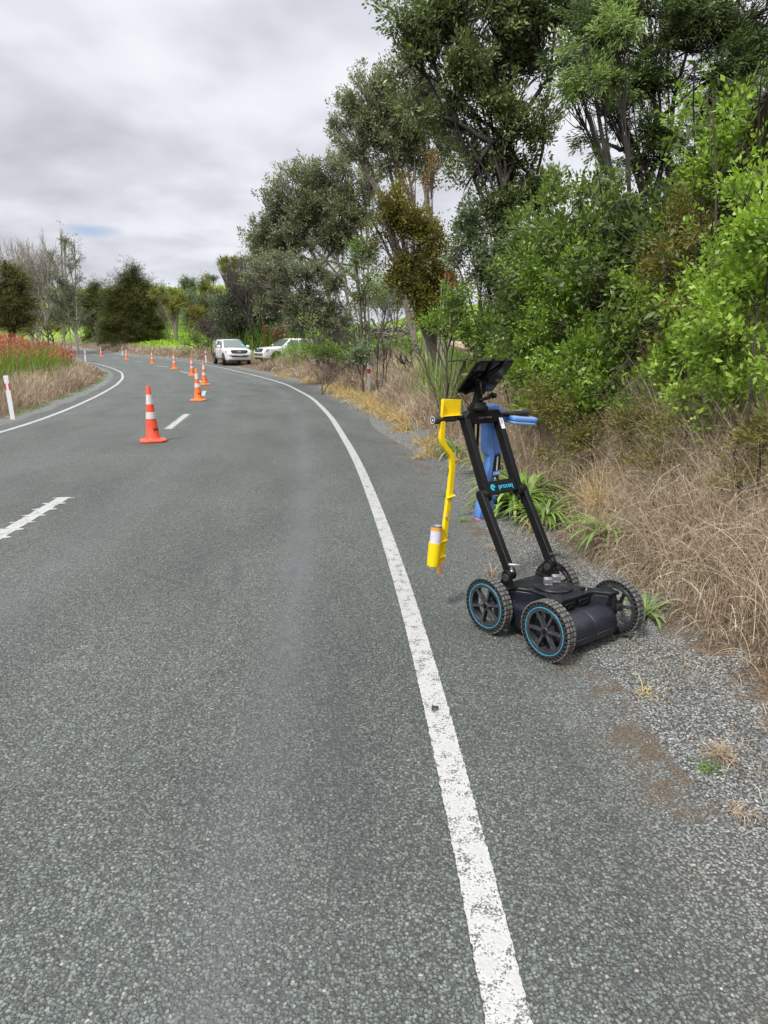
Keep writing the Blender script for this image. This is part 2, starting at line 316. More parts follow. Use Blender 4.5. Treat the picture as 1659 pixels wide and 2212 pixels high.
def Hf(x, y, s=None):
    x = np.atleast_1d(np.asarray(x, float)); y = np.atleast_1d(np.asarray(y, float)); sh = x.shape; x = x.ravel(); y = y.ravel()
    sr, sl = s if s is not None else sdist(x, y)
    bh = 1.1 - 0.5 * sst(7, 15, y)
    drive = 1 - np.exp(-(((x + 7.6) / 7.0) ** 2 + ((y - 49.8) / 7.5) ** 2) ** 2)
    hill = 1 - 0.85 * sst(-46, -14, x) * sst(45, 85, y)
    right = bh * sst(1.35, 2.9, sr + 0.12 * wob(x, y, 2.2)) * drive + (0.17 * np.clip(sr - 2.5, 0, 80) + 0.12 * np.clip(sr - 2.5, 0, 9) * sst(16, 26, y) + 0.03 * np.clip(sr - 20, 0, 60)) * drive * hill + 0.42 * np.exp(-((x - 1.7) ** 2 / 1.2 + (y - 13.6) ** 2 / 2.5))
    right += np.where(sr > 1.8, 0.10 * wob(x, y, 1.1) + np.clip(sr * 0.012, 0, 0.9) * wob(x, y, 0.12), 0)
    left = 0.25 * sst(0.8, 3, sl) + 0.05 * np.clip(sl - 3, 0, 30) + np.where(sl > 2, 0.05 * wob(x, y, 1.0), 0)
    z = zr(y) + np.where(sr > 0, right, 0) + np.where(sl > 0, left, 0)
    z = z - 0.025 * sst(0.0, 0.25, np.minimum(0.85 - sr, 0.35 - sl))
    return z.reshape(sh)
def H1(x, y): return float(Hf([x], [y])[0])
def side(y, s, which='R'):
    """points s metres outside the edge line abreast of distance y"""
    C, N = (RC, RN) if which == 'R' else (LC, LN)
    y = np.asarray(y, float); nx = np.interp(y, C[:, 1], N[:, 0]); ny = np.interp(y, C[:, 1], N[:, 1]); x = np.interp(y, C[:, 1], C[:, 0])
    return x + nx * s, y + ny * s

# ------------------------------------------------------------------ ground, road, markings
def warp(lo, hi, cuts, steps):
    g = [lo]
    while g[-1] < hi:
        st = steps[-1]
        for c, s_ in zip(cuts, steps):
            if g[-1] < c: st = s_; break
        g.append(g[-1] + st)
    return np.array(g)
gx = warp(-900, 900, [-300, -120, -50, -14, -10, 6, 16, 50, 150], [120, 30, 4, 0.8, 0.25, 0.12, 0.4, 2, 12, 120])
gy = warp(-300, 1500, [-20, 0, 22, 40, 75, 140, 300], [60, 1.5, 0.14, 0.4, 0.8, 2, 8, 150])
GX, GY = np.meshgrid(gx, gy); sr_, sl_ = sdist(GX, GY)
GZ = Hf(GX.ravel(), GY.ravel(), (sr_, sl_))
nx_, ny_ = len(gx), len(gy); ii = (np.arange(ny_ - 1)[:, None] * nx_ + np.arange(nx_ - 1)[None]).ravel()
GQ = np.stack([ii, ii + 1, ii + nx_ + 1, ii + nx_], 1)

def chip_nodes(nt, vec, scale, jit=0.9):
    v = nn(nt, 'ShaderNodeTexVoronoi', i_Scale=scale, i_Randomness=jit); nt.links.new(vec, v.inputs['Vector'])
    s = nn(nt, 'ShaderNodeSeparateColor'); nt.links.new(v.outputs['Color'], s.inputs[0])
    return v, s
def seal_material():
    m, nt, b = base_mat('chip_seal'); L = nt.links
    tc = nn(nt, 'ShaderNodeTexCoord'); obj = tc.outputs['Object']
    wn = nn(nt, 'ShaderNodeTexNoise', i_Scale=60.0, i_Detail=2.0); L.new(obj, wn.inputs['Vector'])
    off = nn(nt, 'ShaderNodeVectorMath', operation='MULTIPLY_ADD'); L.new(wn.outputs['Color'], off.inputs[0]); off.inputs[1].default_value = (.012, .012, .012); L.new(obj, off.inputs[2])
    v, s = chip_nodes(nt, off.outputs[0], 100.0)
    v2, s2 = chip_nodes(nt, off.outputs[0], 190.0)
    fine = ramp(nt, [(0.0, (0.05, 0.055, 0.05)), (0.4, (0.105, 0.117, 0.105)), (0.8, (0.165, 0.182, 0.165)), (1, (0.24, 0.26, 0.235))]); L.new(s2.outputs[1], fine.inputs[0])
    chip = ramp(nt, [(0.0, (0.06, 0.066, 0.059)), (0.4, (0.115, 0.129, 0.115)), (0.85, (0.165, 0.184, 0.165)), (0.985, (0.215, 0.235, 0.21)), (0.995, (0.34, 0.34, 0.31)), (1, (0.33, 0.26, 0.18))]); L.new(s.outputs[0], chip.inputs[0])
    gap = ramp(nt, [(0.42, 1.0), (0.70, 0.0)]); L.new(v.outputs['Distance'], gap.inputs[0])     # chip standing out of the bitumen
    low = mixc(nt, 0.6, fine.outputs[0], (0.025, 0.026, 0.028))
    col = mixc(nt, gap.outputs[0], low, chip.outputs[0])
    # across-road coordinate a (metres inside the right line), along-road coordinate
    a = nn(nt, 'ShaderNodeAttribute', attribute_name='across').outputs['Fac']; al = nn(nt, 'ShaderNodeAttribute', attribute_name='along').outputs['Fac']
    pc = nn(nt, 'ShaderNodeCombineXYZ'); L.new(a, pc.inputs[0]); L.new(mth(nt, 'MULTIPLY', al, 0.35), pc.inputs[1])
    pn = nn(nt, 'ShaderNodeTexNoise', i_Scale=1.3, i_Detail=5.0, i_Roughness=0.62); L.new(pc.outputs[0], pn.inputs['Vector'])
    pn2 = nn(nt, 'ShaderNodeTexNoise', i_Scale=3.6, i_Detail=4.0, i_Roughness=0.6); L.new(pc.outputs[0], pn2.inputs['Vector'])
    def band(c, wd):
        t = mth(nt, 'DIVIDE', mth(nt, 'SUBTRACT', a, c), wd); return mth(nt, 'POWER', 2.718, mth(nt, 'MULTIPLY', mth(nt, 'MULTIPLY', t, t), -1.0))
    tracks = mth(nt, 'ADD', mth(nt, 'ADD', band(-0.70, 0.18), mth(nt, 'MULTIPLY', band(-2.4, 0.3), 0.6)), mth(nt, 'MULTIPLY', mth(nt, 'ADD', band(-4.4, 0.35), band(-6.0, 0.35)), 0.6))
    fl = mth(nt, 'ADD', mth(nt, 'MULTIPLY', tracks, 0.15), mth(nt, 'ADD', mth(nt, 'MULTIPLY', pn2.outputs['Fac'], 0.6), mth(nt, 'MULTIPLY', pn.outputs['Fac'], 0.45)))
    flr = ramp(nt, [(0.65, 0.0), (0.80, 0.7)]); L.new(fl, flr.inputs[0])           # bitumen flushed up in the wheel tracks
    col = mixc(nt, flr.outputs[0], col, (0.085, 0.088, 0.095))
    lr = ramp(nt, [(0.3, (0.80, 0.80, 0.82)), (0.5, (1.0, 1.0, 1.0)), (0.72, (1.2, 1.2, 1.21))]); L.new(pn.outputs['Fac'], lr.inputs[0])
    col = mixc(nt, 1.0, col, lr.outputs[0], 'MULTIPLY')
    pol = mth(nt, 'MULTIPLY', tracks, 0.22); col = mixc(nt, pol, col, (0.165, 0.175, 0.177))
    # rubbed dark patches where tyres scrub in the bend
    sc = nn(nt, 'ShaderNodeTexNoise', i_Scale=1.0, i_Detail=5.0, i_Roughness=0.7)
    pc2 = nn(nt, 'ShaderNodeCombineXYZ'); L.new(mth(nt, 'MULTIPLY', a, 1.6), pc2.inputs[0]); L.new(mth(nt, 'MULTIPLY', al, 0.22), pc2.inputs[1]); L.new(pc2.outputs[0], sc.inputs['Vector'])
    sr = ramp(nt, [(0.60, 0.0), (0.68, 0.5)]); L.new(sc.outputs['Fac'], sr.inputs[0]); col = mixc(nt, sr.outputs[0], col, (0.07, 0.07, 0.072))
    # grit and dust out on the shoulder
    sh = mth(nt, 'MULTIPLY', mth(nt, 'SUBTRACT', mth(nt, 'ADD', a, mth(nt, 'MULTIPLY', pn2.outputs['Fac'], 0.7)), 0.80), 2.6, clamp=True)
    g2 = ramp(nt, [(0, (0.11, 0.113, 0.107)), (0.4, (0.18, 0.19, 0.18)), (0.85, (0.28, 0.29, 0.275)), (1, (0.45, 0.45, 0.43))]); L.new(s.outputs[1], g2.inputs[0])
    col = mixc(nt, mth(nt, 'MULTIPLY', mth(nt, 'MULTIPLY', sh, 0.85), mth(nt, 'SUBTRACT', 1.0, mth(nt, 'MULTIPLY', gap.outputs[0], 0.0))), col, mixc(nt, gap.outputs[0], (0.06, 0.058, 0.055), g2.outputs[0]))
    dn = nn(nt, 'ShaderNodeTexNoise', i_Scale=2.2, i_Detail=6.0, i_Roughness=0.7); L.new(obj, dn.inputs['Vector'])
    dm = mth(nt, 'MULTIPLY', band(0.80, 0.16), mth(nt, 'MULTIPLY', mth(nt, 'SUBTRACT', dn.outputs['Fac'], 0.50), 14.0, clamp=True))
    col = mixc(nt, mth(nt, 'MULTIPLY', dm, 0.85), col, mixc(nt, s2.outputs[0], (0.06, 0.042, 0.025), (0.17, 0.125, 0.08)))
    L.new(col, b.inputs['Base Color']); b.inputs['Roughness'].default_value = 0.72; b.inputs['Specular IOR Level'].default_value = 0.35
    rr = ramp(nt, [(0, 0.78), (1, 0.48)]); L.new(flr.outputs[0], rr.inputs[0]); L.new(rr.outputs[0], b.inputs['Roughness'])
    hgt = mth(nt, 'ADD', mth(nt, 'MULTIPLY', gap.outputs[0], mth(nt, 'ADD', 0.5, s.outputs[1])), mth(nt, 'MULTIPLY', s2.outputs[2], 0.25))
    hgt = mth(nt, 'MULTIPLY', hgt, mth(nt, 'SUBTRACT', 1.0, mth(nt, 'MULTIPLY', flr.outputs[0], 0.8)))
    bp = nn(nt, 'ShaderNodeBump', i_Strength=0.9, i_Distance=0.0045); L.new(hgt, bp.inputs['Height']); L.new(bp.outputs[0], b.inputs['Normal'])
    return m
def ground_material():
    m, nt, b = base_mat('verge_ground'); L = nt.links
    tc = nn(nt, 'ShaderNodeTexCoord'); obj = tc.outputs['Object']
    sr = nn(nt, 'ShaderNodeAttribute', attribute_name='right_side').outputs['Fac']; sl = nn(nt, 'ShaderNodeAttribute', attribute_name='left_side').outputs['Fac']
    pas = nn(nt, 'ShaderNodeAttribute', attribute_name='pasture').outputs['Fac']
    n = nn(nt, 'ShaderNodeTexNoise', i_Scale=3.0, i_Detail=6.0, i_Roughness=0.65); L.new(obj, n.inputs['Vector'])
    nb = nn(nt, 'ShaderNodeTexNoise', i_Scale=28.0, i_Detail=5.0, i_Roughness=0.7); L.new(obj, nb.inputs['Vector'])
    v, s = chip_nodes(nt, obj, 95.0)
    v2, s2 = chip_nodes(nt, obj, 48.0)
    gcol = ramp(nt, [(0, (0.12, 0.122, 0.115)), (0.4, (0.21, 0.22, 0.21)), (0.85, (0.33, 0.34, 0.325)), (1, (0.5, 0.5, 0.48))]); L.new(s.outputs[0], gcol.inputs[0])
    g3 = ramp(nt, [(0.45, 1.0), (0.72, 0.0)]); L.new(v.outputs['Distance'], g3.inputs[0]); gravel = mixc(nt, g3.outputs[0], (0.06, 0.055, 0.05), gcol.outputs[0])
    soil = ramp(nt, [(0.3, (0.055, 0.038, 0.024)), (0.5, (0.13, 0.095, 0.06)), (0.7, (0.25, 0.19, 0.125))]); L.new(nb.outputs['Fac'], soil.inputs[0])
    # dirt creeping over the gravel
    e = mth(nt, 'MAXIMUM', sr, mth(nt, 'ADD', sl, 0.55))
    dirt = mth(nt, 'ADD', e, mth(nt, 'MULTIPLY', mth(nt, 'SUBTRACT', n.outputs['Fac'], 0.5), 1.3))
    dr = ramp(nt, [(0.68, 0.0), (0.76, 1.0)]); L.new(mth(nt, 'MULTIPLY', dirt, 0.5), dr.inputs[0])
    col = mixc(nt, dr.outputs[0], gravel, soil.outputs[0])
    pr = nn(nt, 'ShaderNodeTexNoise', i_Scale=0.5, i_Detail=8.0, i_Roughness=0.7); L.new(obj, pr.inputs['Vector'])
    pcol = ramp(nt, [(0.3, (0.10, 0.17, 0.02)), (0.5, (0.18, 0.29, 0.03)), (0.7, (0.26, 0.36, 0.05))]); L.new(pr.outputs['Fac'], pcol.inputs[0])
    col = mixc(nt, pas, col, pcol.outputs[0])
    L.new(col, b.inputs['Base Color']); b.inputs['Roughness'].default_value = 0.9; b.inputs['Specular IOR Level'].default_value = 0.2
    h = mth(nt, 'ADD', mth(nt, 'MULTIPLY', g3.outputs[0], mth(nt, 'ADD', 0.4, s.outputs[1])), mth(nt, 'MULTIPLY', nb.outputs['Fac'], 1.5))
    bp = nn(nt, 'ShaderNodeBump', i_Strength=0.9, i_Distance=0.006); L.new(h, bp.inputs['Height']); L.new(bp.outputs[0], b.inputs['Normal'])
    return m
past = np.clip(sst(3.4, 4.6, sr_) * sst(22, 27, GY.ravel()) + sst(22, 30, sl_), 0, 1) * (1 - np.exp(-(((GX.ravel() + 8.5) / 8.0) ** 2 + ((GY.ravel() - 51.5) / 5.0) ** 2) ** 2))
g = np_obj('ground', np.stack([GX.ravel(), GY.ravel(), GZ], 1), GQ, ground_material(), smooth=True, attrs={'right_side': np.clip(sr_, -5, 9), 'left_side': np.clip(sl_, -5, 9), 'pasture': past})
tag(g, kind='structure')
# road sheet
ys = np.concatenate([np.arange(-30, 30, 0.4), np.arange(30, 128, 0.8)]); fr = np.linspace(0, 1, 19)
rx, ry_ = side(ys, 0.92 + 0.06 * np.sin(ys * 1.7) + 0.04 * np.sin(ys * 5.1)); 
jl = [int(((LC[:, 0] - a) ** 2 + (LC[:, 1] - b_) ** 2).argmin()) for a, b_ in zip(rx, ry_)]
lx = LC[jl, 0] + LN[jl, 0] * (0.42 + 0.05 * np.sin(ys * 2.3)); ly = LC[jl, 1] + LN[jl, 1] * 0.42
X = lx[:, None] * (1 - fr) + rx[:, None] * fr; Y = ly[:, None] * (1 - fr) + ry_[:, None] * fr
sA, _ = sdist(X, Y); Z = zr(Y) + 0.004
al = np.repeat(np.interp(ys, RC[:, 1], RS)[:, None], len(fr), 1)
n0, n1_ = X.shape; ii = (np.arange(n0 - 1)[:, None] * n1_ + np.arange(n1_ - 1)[None]).ravel()
road = np_obj('road', np.stack([X, Y, Z], -1).reshape(-1, 3), np.stack([ii, ii + 1, ii + n1_ + 1, ii + n1_], 1), seal_material(), smooth=True, attrs={'across': sA, 'along': al})
tag(road, kind='structure')
def paint_material(wear):
    m, nt, b = base_mat('road_paint'); L = nt.links
    tc = nn(nt, 'ShaderNodeTexCoord'); obj = tc.outputs['Object']
    v, s = chip_nodes(nt, obj, 82.0); nz = nn(nt, 'ShaderNodeTexNoise', i_Scale=14.0, i_Detail=6.0, i_Roughness=0.7); L.new(obj, nz.inputs['Vector'])
    nf = nn(nt, 'ShaderNodeTexNoise', i_Scale=170.0, i_Detail=3.0, i_Roughness=0.6); L.new(obj, nf.inputs['Vector'])
    q = mth(nt, 'ADD', mth(nt, 'MULTIPLY', nz.outputs['Fac'], 0.6), mth(nt, 'MULTIPLY', nf.outputs['Fac'], 0.6))
    r = ramp(nt, [(wear, 0.0), (wear + 0.03, 1.0)]); L.new(q, r.inputs[0])
    wn = ramp(nt, [(0.35, (0.38, 0.38, 0.365)), (0.65, (0.48, 0.48, 0.465))]); L.new(nz.outputs['Fac'], wn.inputs[0])
    col = mixc(nt, r.outputs[0], wn.outputs[0], (0.10, 0.105, 0.10)); L.new(col, b.inputs['Base Color']); b.inputs['Roughness'].default_value = 0.6
    h = mth(nt, 'SUBTRACT', mth(nt, 'MULTIPLY', v.outputs['Distance'], -1.0), mth(nt, 'MULTIPLY', r.outputs[0], 0.6))
    bp = nn(nt, 'ShaderNodeBump', i_Strength=0.6, i_Distance=0.003); L.new(h, bp.inputs['Height']); L.new(bp.outputs[0], b.inputs['Normal'])
    return m
def line_strip(C, T, N, y0, y1, wd, step, jit, mat, name):
    yy = [y0]
    while yy[-1] < y1: yy.append(yy[-1] + step * (1 if yy[-1] < 12 else 12 if yy[-1] < 40 else 30))
    yy = np.array(yy); x = np.interp(yy, C[:, 1], C[:, 0]); nx = np.interp(yy, C[:, 1], N[:, 0]); ny = np.interp(yy, C[:, 1], N[:, 1])
    o1 = wd / 2 + rng.normal(0, jit, len(yy)); o2 = wd / 2 + rng.normal(0, jit, len(yy))
    a = np.stack([x - nx * o1, yy - ny * o1, zr(yy - ny * o1) + 0.008], 1); b_ = np.stack([x + nx * o2, yy + ny * o2, zr(yy + ny * o2) + 0.008], 1)
    V = np.stack([a, b_], 1).reshape(-1, 3); k = np.arange(len(yy) - 1) * 2
    o = np_obj(name, V, np.stack([k, k + 1, k + 3, k + 2], 1), mat); tag(o, kind='structure'); return o
pm = paint_material(0.645)
line_strip(RC, RT, RN, -2, 126, 0.108, 0.012, 0.0016, pm, 'edge_line')
line_strip(LC, LT, LN, -2, 120, 0.108, 0.02, 0.0016, pm, 'edge_line')
# centre dashes: thick ribbed thermoplastic, each rib wider than the bar between
def dash(p0, p1, ribs):
    p0 = np.array(p0, float); p1 = np.array(p1, float); d_ = p1 - p0; Ln = np.linalg.norm(d_); d_ /= Ln; n_ = np.array([d_[1], -d_[0]])
    k = int(Ln / 0.012); pts = []
    for i in range(k + 1):
        t = i / k * Ln; w_ = 0.062
        if ribs:
            ph = (t % 0.25) / 0.25; w_ = 0.062 + (0.05 if 0.42 < ph < 0.58 else 0.0)
        skew = -0.05 if ribs else 0
        w1, w2 = w_ + random.gauss(0, 0.0025), w_ + random.gauss(0, 0.0025)
        pts.append(p0 + d_ * t - n_ * w1); pts.append(p0 + d_ * t + n_ * w2)
    V = [(p[0], p[1], float(zr(p[1])) + 0.008) for p in pts]; q = np.arange(k) * 2
    o = np_obj('centre_line', V, np.stack([q, q + 1, q + 3, q + 2], 1), pm); tag(o, kind='structure')
for p0, p1, rb in [((-3.12, 4.55), (-3.33, 6.95), 1), ((-4.08, 12.9), (-4.52, 15.75), 1), ((-5.62, 21.4), (-6.2, 23.9), 0), ((-7.72, 29.4), (-8.6, 31.9), 0), ((-10.7, 38.3), (-11.9, 40.7), 0), ((-14.3, 46.2), (-15.7, 48.3), 0), ((-19.2, 55.6), (-20.6, 57.7), 0), ((-24.6, 64.9), (-26.0, 67.0), 0), ((-30.5, 74.2), (-31.8, 76.3), 0), ((-36.5, 84.5), (-37.7, 86.6), 0)]:
    dash(p0, p1, rb)

# ------------------------------------------------------------------ plants: vectorised leaves, blades, branches
def unit(v): return v / np.maximum(np.linalg.norm(v, axis=-1, keepdims=True), 1e-9)
def leaves_mesh(P, D, Ln, Wd, fold=0.2, tint=None):
    n = len(P); D = unit(D); r = unit(rng.normal(size=(n, 3))); Sd = unit(np.cross(D, r)); Nn = np.cross(Sd, D)
    Ln = np.asarray(Ln)[:, None] if np.ndim(Ln) else Ln; Wd = np.asarray(Wd)[:, None] if np.ndim(Wd) else Wd
    V = np.stack([P, P + D * Ln * 0.5 + Sd * Wd * 0.5 + Nn * Wd * fold, P + D * Ln, P + D * Ln * 0.5 - Sd * Wd * 0.5 + Nn * Wd * fold], 1)
    Q = np.arange(n * 4).reshape(n, 4)
    return V.reshape(-1, 3), Q, np.repeat(tint if tint is not None else rng.random(n), 4)
def blades_mesh(P, h, lean, wd, nseg=3, tint=None, droop=1.0, kink=0.0):
    """lean: horizontal vector (n,2) giving how far the tip falls away; h: length"""
    n = len(P); h = np.asarray(h)[:, None]; ln = np.linalg.norm(lean, axis=1, keepdims=True); ld = np.concatenate([unit(np.concatenate([lean, np.zeros((n, 1))], 1))], 1)
    ang = rng.random(n) * 2 * np.pi; sd = np.stack([np.cos(ang), np.sin(ang), 0.3 * rng.normal(size=n)], 1); sd = unit(sd)
    rows = []; p = P.copy(); th = np.full((n, 1), 0.15) * np.minimum(ln, 1.5); kk = rng.normal(size=(n, 3)) * kink
    for i in range(nseg + 1):
        t = i / nseg; wv = np.asarray(wd)[:, None] if np.ndim(wd) else wd
        wcur = wv * (1 - 0.85 * t ** 1.5) * 0.5
        rows.append(p - sd * wcur); rows.append(p + sd * wcur)
        th = th + ln * droop * (1.9 / nseg) * (0.4 + t)
        p = p + (ld * np.sin(th) + np.array([0, 0, 1.0]) * np.cos(th) + kk * (i + 1) / nseg) * h / nseg
    V = np.stack(rows, 1); m = 2 * (nseg + 1); b_ = np.arange(n)[:, None] * m
    Q = np.concatenate([b_ + np.array([2 * i, 2 * i + 1, 2 * i + 3, 2 * i + 2]) for i in range(nseg)], 1).reshape(-1, 4)
    tt = tint if tint is not None else rng.random(n)
    return V.reshape(-1, 3), Q, np.repeat(tt, m)
class Branches:
    def __init__(s): s.V = []; s.Q = []; s.n = 0
    def tube(s, pts, rad, sides=5):
        pts = np.asarray(pts, float); n = len(pts); rad = np.broadcast_to(rad, (n,)); t = np.gradient(pts, axis=0); t = unit(t)
        a = np.array([0.31, 0.52, 0.79]); u_ = unit(np.cross(t, a)); w_ = np.cross(t, u_); k = np.arange(sides) * 2 * np.pi / sides
        V = pts[:, None] + (u_[:, None] * np.cos(k)[None, :, None] + w_[:, None] * np.sin(k)[None, :, None]) * rad[:, None, None]
        b_ = (np.arange(n - 1)[:, None] * sides + np.arange(sides)[None]).ravel(); c_ = (np.arange(n - 1)[:, None] * sides + (np.arange(sides)[None] + 1) % sides).ravel()
        s.V.append(V.reshape(-1, 3)); s.Q.append(np.stack([b_, c_, c_ + sides, b_ + sides], 1) + s.n); s.n += n * sides
    def build(s, name, mat, parent): return np_obj(name, np.concatenate(s.V), np.concatenate(s.Q), mat, parent, smooth=True)
def bez(a, b, c, n=8):
    t = np.linspace(0, 1, n)[:, None]; return (1 - t) ** 2 * a + 2 * t * (1 - t) * b + t * t * c

KIND = {  # shoot size, leaves per shoot, leaf length, width, outward pull, flatten, droop
    'broad': dict(cr=.15, nl=24, L=.088, W=.032, out=.7, flat=1.0, droop=.05),
    'small': dict(cr=.13, nl=24, L=.048, W=.025, out=.5, flat=1.0, droop=0.02),
    'fine': dict(cr=.16, nl=40, L=.05, W=.012, out=.9, flat=.7, droop=.1),
    'spray': dict(cr=.22, nl=44, L=.085, W=.017, out=1.1, flat=.4, droop=.16),
}
def shoot_leaves(C, O, k, scale, tint_c):
    """each clump is a shoot: leaves set along a short stem that points outwards"""
    n = len(C); nl = k['nl']; ls = scale ** .65; sh = unit(O * (.5 + k['out'] * .5) + rng.normal(size=(n, 3)) * .5 + np.array([0, 0, .25 - k['droop'] * 2.2]))
    ln = k['cr'] * scale * (1.0 + 1.3 * rng.random((n, 1))) * np.where(rng.random((n, 1)) < .12, 1.7, 1.0)
    c = np.repeat(C, nl, 0); s_ = np.repeat(sh, nl, 0); l_ = np.repeat(ln, nl, 0); t = rng.random((n * nl, 1)); r = rng.normal(size=(n * nl, 3)); r[:, 2] *= k['flat']
    P = c + s_ * l_ * (t - .35) + r * k['cr'] * scale * .26 * (1.15 - .7 * t)
    D = s_ * (.35 + .9 * t) + r * .62 + np.array([0, 0, .1 - k['droop']])
    Ln = k['L'] * ls * (0.4 + .9 * rng.random(n * nl)); Wd = k['W'] * ls * (0.7 + .6 * rng.random(n * nl))
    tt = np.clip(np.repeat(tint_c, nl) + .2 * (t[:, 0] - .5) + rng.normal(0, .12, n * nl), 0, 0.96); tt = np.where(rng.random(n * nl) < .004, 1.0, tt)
    return leaves_mesh(P, D, Ln, Wd, .2, tt)
def tree(name, label, cat, base, blobs, kind, mat, n_, Y, scale=1.0, bark='bark', trunk_r=.12, stems=None, group=None, gap=.0, gapf=1.3, limbs=True, shell=.35, twig_r=.008, tb=0.45, depth=1.0, extra=None, twigs=.6, sub=6, lai=4.8, curtain=0):
    """blobs: (u, v, ru[, rv[, dy]]) sighted at distance Y, each a leafy mass with real depth"""
    bx, by = base[0], base[1]; bz = H1(bx, by) - 0.05 if len(base) < 3 else base[2]
    root = empty(name, (bx, by, bz), 0, label, cat, group); org = np.array([bx, by, bz])
    B = []
    for b_ in blobs:
        u, v, ru = b_[:3]; rv = b_[3] if len(b_) > 3 else ru; dy = b_[4] if len(b_) > 4 else 0
        c = at(u, v, Y + dy); m = px2m(Y + dy); B.append((c, np.array([ru * m, max(ru, rv) * .8 * m * depth, rv * m])))
    k = KIND[kind]; infl = k['cr'] * scale * .5
    B = [(c, np.maximum(r - infl, r * .45)) for c, r in B]
    wts = np.array([r[0] * r[2] + .3 * r[0] * r[1] for c, r in B]); area = .62 * math.pi * sum(r[0] * r[2] for c, r in B); wts /= wts.sum()
    n = int(max(60, lai * area / (k['nl'] * k['L'] * k['W'] * scale ** 1.3 * .45))); N_ = int(n * 5); idx = rng.choice(len(B), size=N_, p=wts)
    cc = np.array([b_[0] for b_ in B])[idx]; rr = np.array([b_[1] for b_ in B])[idx]
    dr = unit(rng.normal(size=(N_, 3))); rad = .3 + .8 * rng.random((N_, 1)) ** .75
    ph = cc[:, 0:1] * 7.3; rad = rad * (1 + .28 * noise3(dr * 2.6 + ph, 1.0)[:, None] + .2 * noise3(dr * 6 + ph, 1.0)[:, None]) + .07 * rng.normal(size=(N_, 1))
    if curtain:      # growth clothing the face of the bank: scattered over the face, thin in depth
        q = rng.normal(size=(N_, 2)) * .62; P = cc + np.stack([q[:, 0] * rr[:, 0], 0 * q[:, 0], q[:, 1] * rr[:, 2]], 1); P[:, 0] -= 0
        dep = curtain * (.5 * noise3(P * [1, .2, 1], 1.6) + .3 * noise3(P, 3.7) + .7 * rng.random(N_)) + (P[:, 2] - 1.2) * .28; P[:, 1] += dep; P[:, 0] += dep * .35
        dr = unit(np.stack([-.55 + .5 * rng.normal(size=N_), -.6 + .5 * rng.normal(size=N_), .2 + .5 * rng.normal(size=N_)], 1))
    else: P = cc + dr * rr * rad
    f_ = gapf * 2.1 / scale ** .85; nz = noise3(P + bx, f_) + .6 * noise3(P - by, f_ * 2.3)
    keep = (nz > gap + .12) & (P[:, 2] > Hf(P[:, 0], P[:, 1]) + .05); P = P[keep][:n]; dr = dr[keep][:n]; idx = idx[keep][:n]; nz = nz[keep][:n]
    O = unit(dr * np.array([1, 1, .8]) + np.array([0, 0, .25 if k['droop'] < .1 else -.05]))
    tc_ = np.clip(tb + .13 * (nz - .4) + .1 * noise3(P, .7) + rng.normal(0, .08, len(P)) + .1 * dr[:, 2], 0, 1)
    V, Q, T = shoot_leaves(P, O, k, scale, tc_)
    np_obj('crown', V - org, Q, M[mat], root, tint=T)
    br = Branches(); tops = {}
    if stems is None: stems = [None]
    for i, (c, r) in enumerate(B):
        st = stems[i % len(stems)]; s0 = np.array([bx, by, bz]) if st is None else np.array([st[0], st[1], H1(st[0], st[1]) - .05])
        if i >= max(2, len(stems)) and rng.random() < .8: s0 = tops[int(rng.integers(0, max(2, len(stems)) if i > 2 else 1))][int(rng.integers(3, 7))].copy()
        if curtain and i > 0: s0 = c + np.array([.2, .35, -.45]); s0[2] = max(s0[2], H1(s0[0], s0[1]))
        mid = (s0 * .5 + c * .5); mid[:2] = s0[:2] * .62 + c[:2] * .38; mid += rng.normal(0, .12, 3) * r[0]
        pts = bez(s0, mid, c, 10); pts[1:-1] += rng.normal(0, .03 * r[0], (8, 3)); tops[i] = pts
        r0 = trunk_r * (0.22 + .3 * random.random() + (.5 if i == 0 else 0)); br.tube(pts, r0 * np.linspace(1, 0, 10) ** .7 + twig_r * 1.2, 7)
        for q in range(sub):      # secondary limbs spreading through the leafy mass
            a_ = pts[rng.integers(5, 10)]; e_ = c + unit(rng.normal(size=3)) * r * .75; br.tube(bez(a_, (a_ + e_) / 2 + rng.normal(0, .1, 3) * r + [0, 0, .1 * r[2]], e_, 5), np.linspace(max(twig_r * 1.5, r0 * .22), twig_r * .8, 5), 4)
    for j in range(len(P)):
        if rng.random() > twigs: continue
        pts = tops[idx[j]]; a = pts[rng.integers(8, 10)] ; m_ = (a + P[j]) / 2 + rng.normal(0, .06, 3) + np.array([0, 0, -.04]); d_ = np.linalg.norm(P[j] - a)
        br.tube(np.array([a, m_, P[j]]), [twig_r * (1 + .6 * d_), twig_r * (.8 + .3 * d_), twig_r * .4], 3)
    if extra: extra(br, org)
    br.V = [v - org for v in br.V]; br.build('trunk', M[bark], root)
    return root
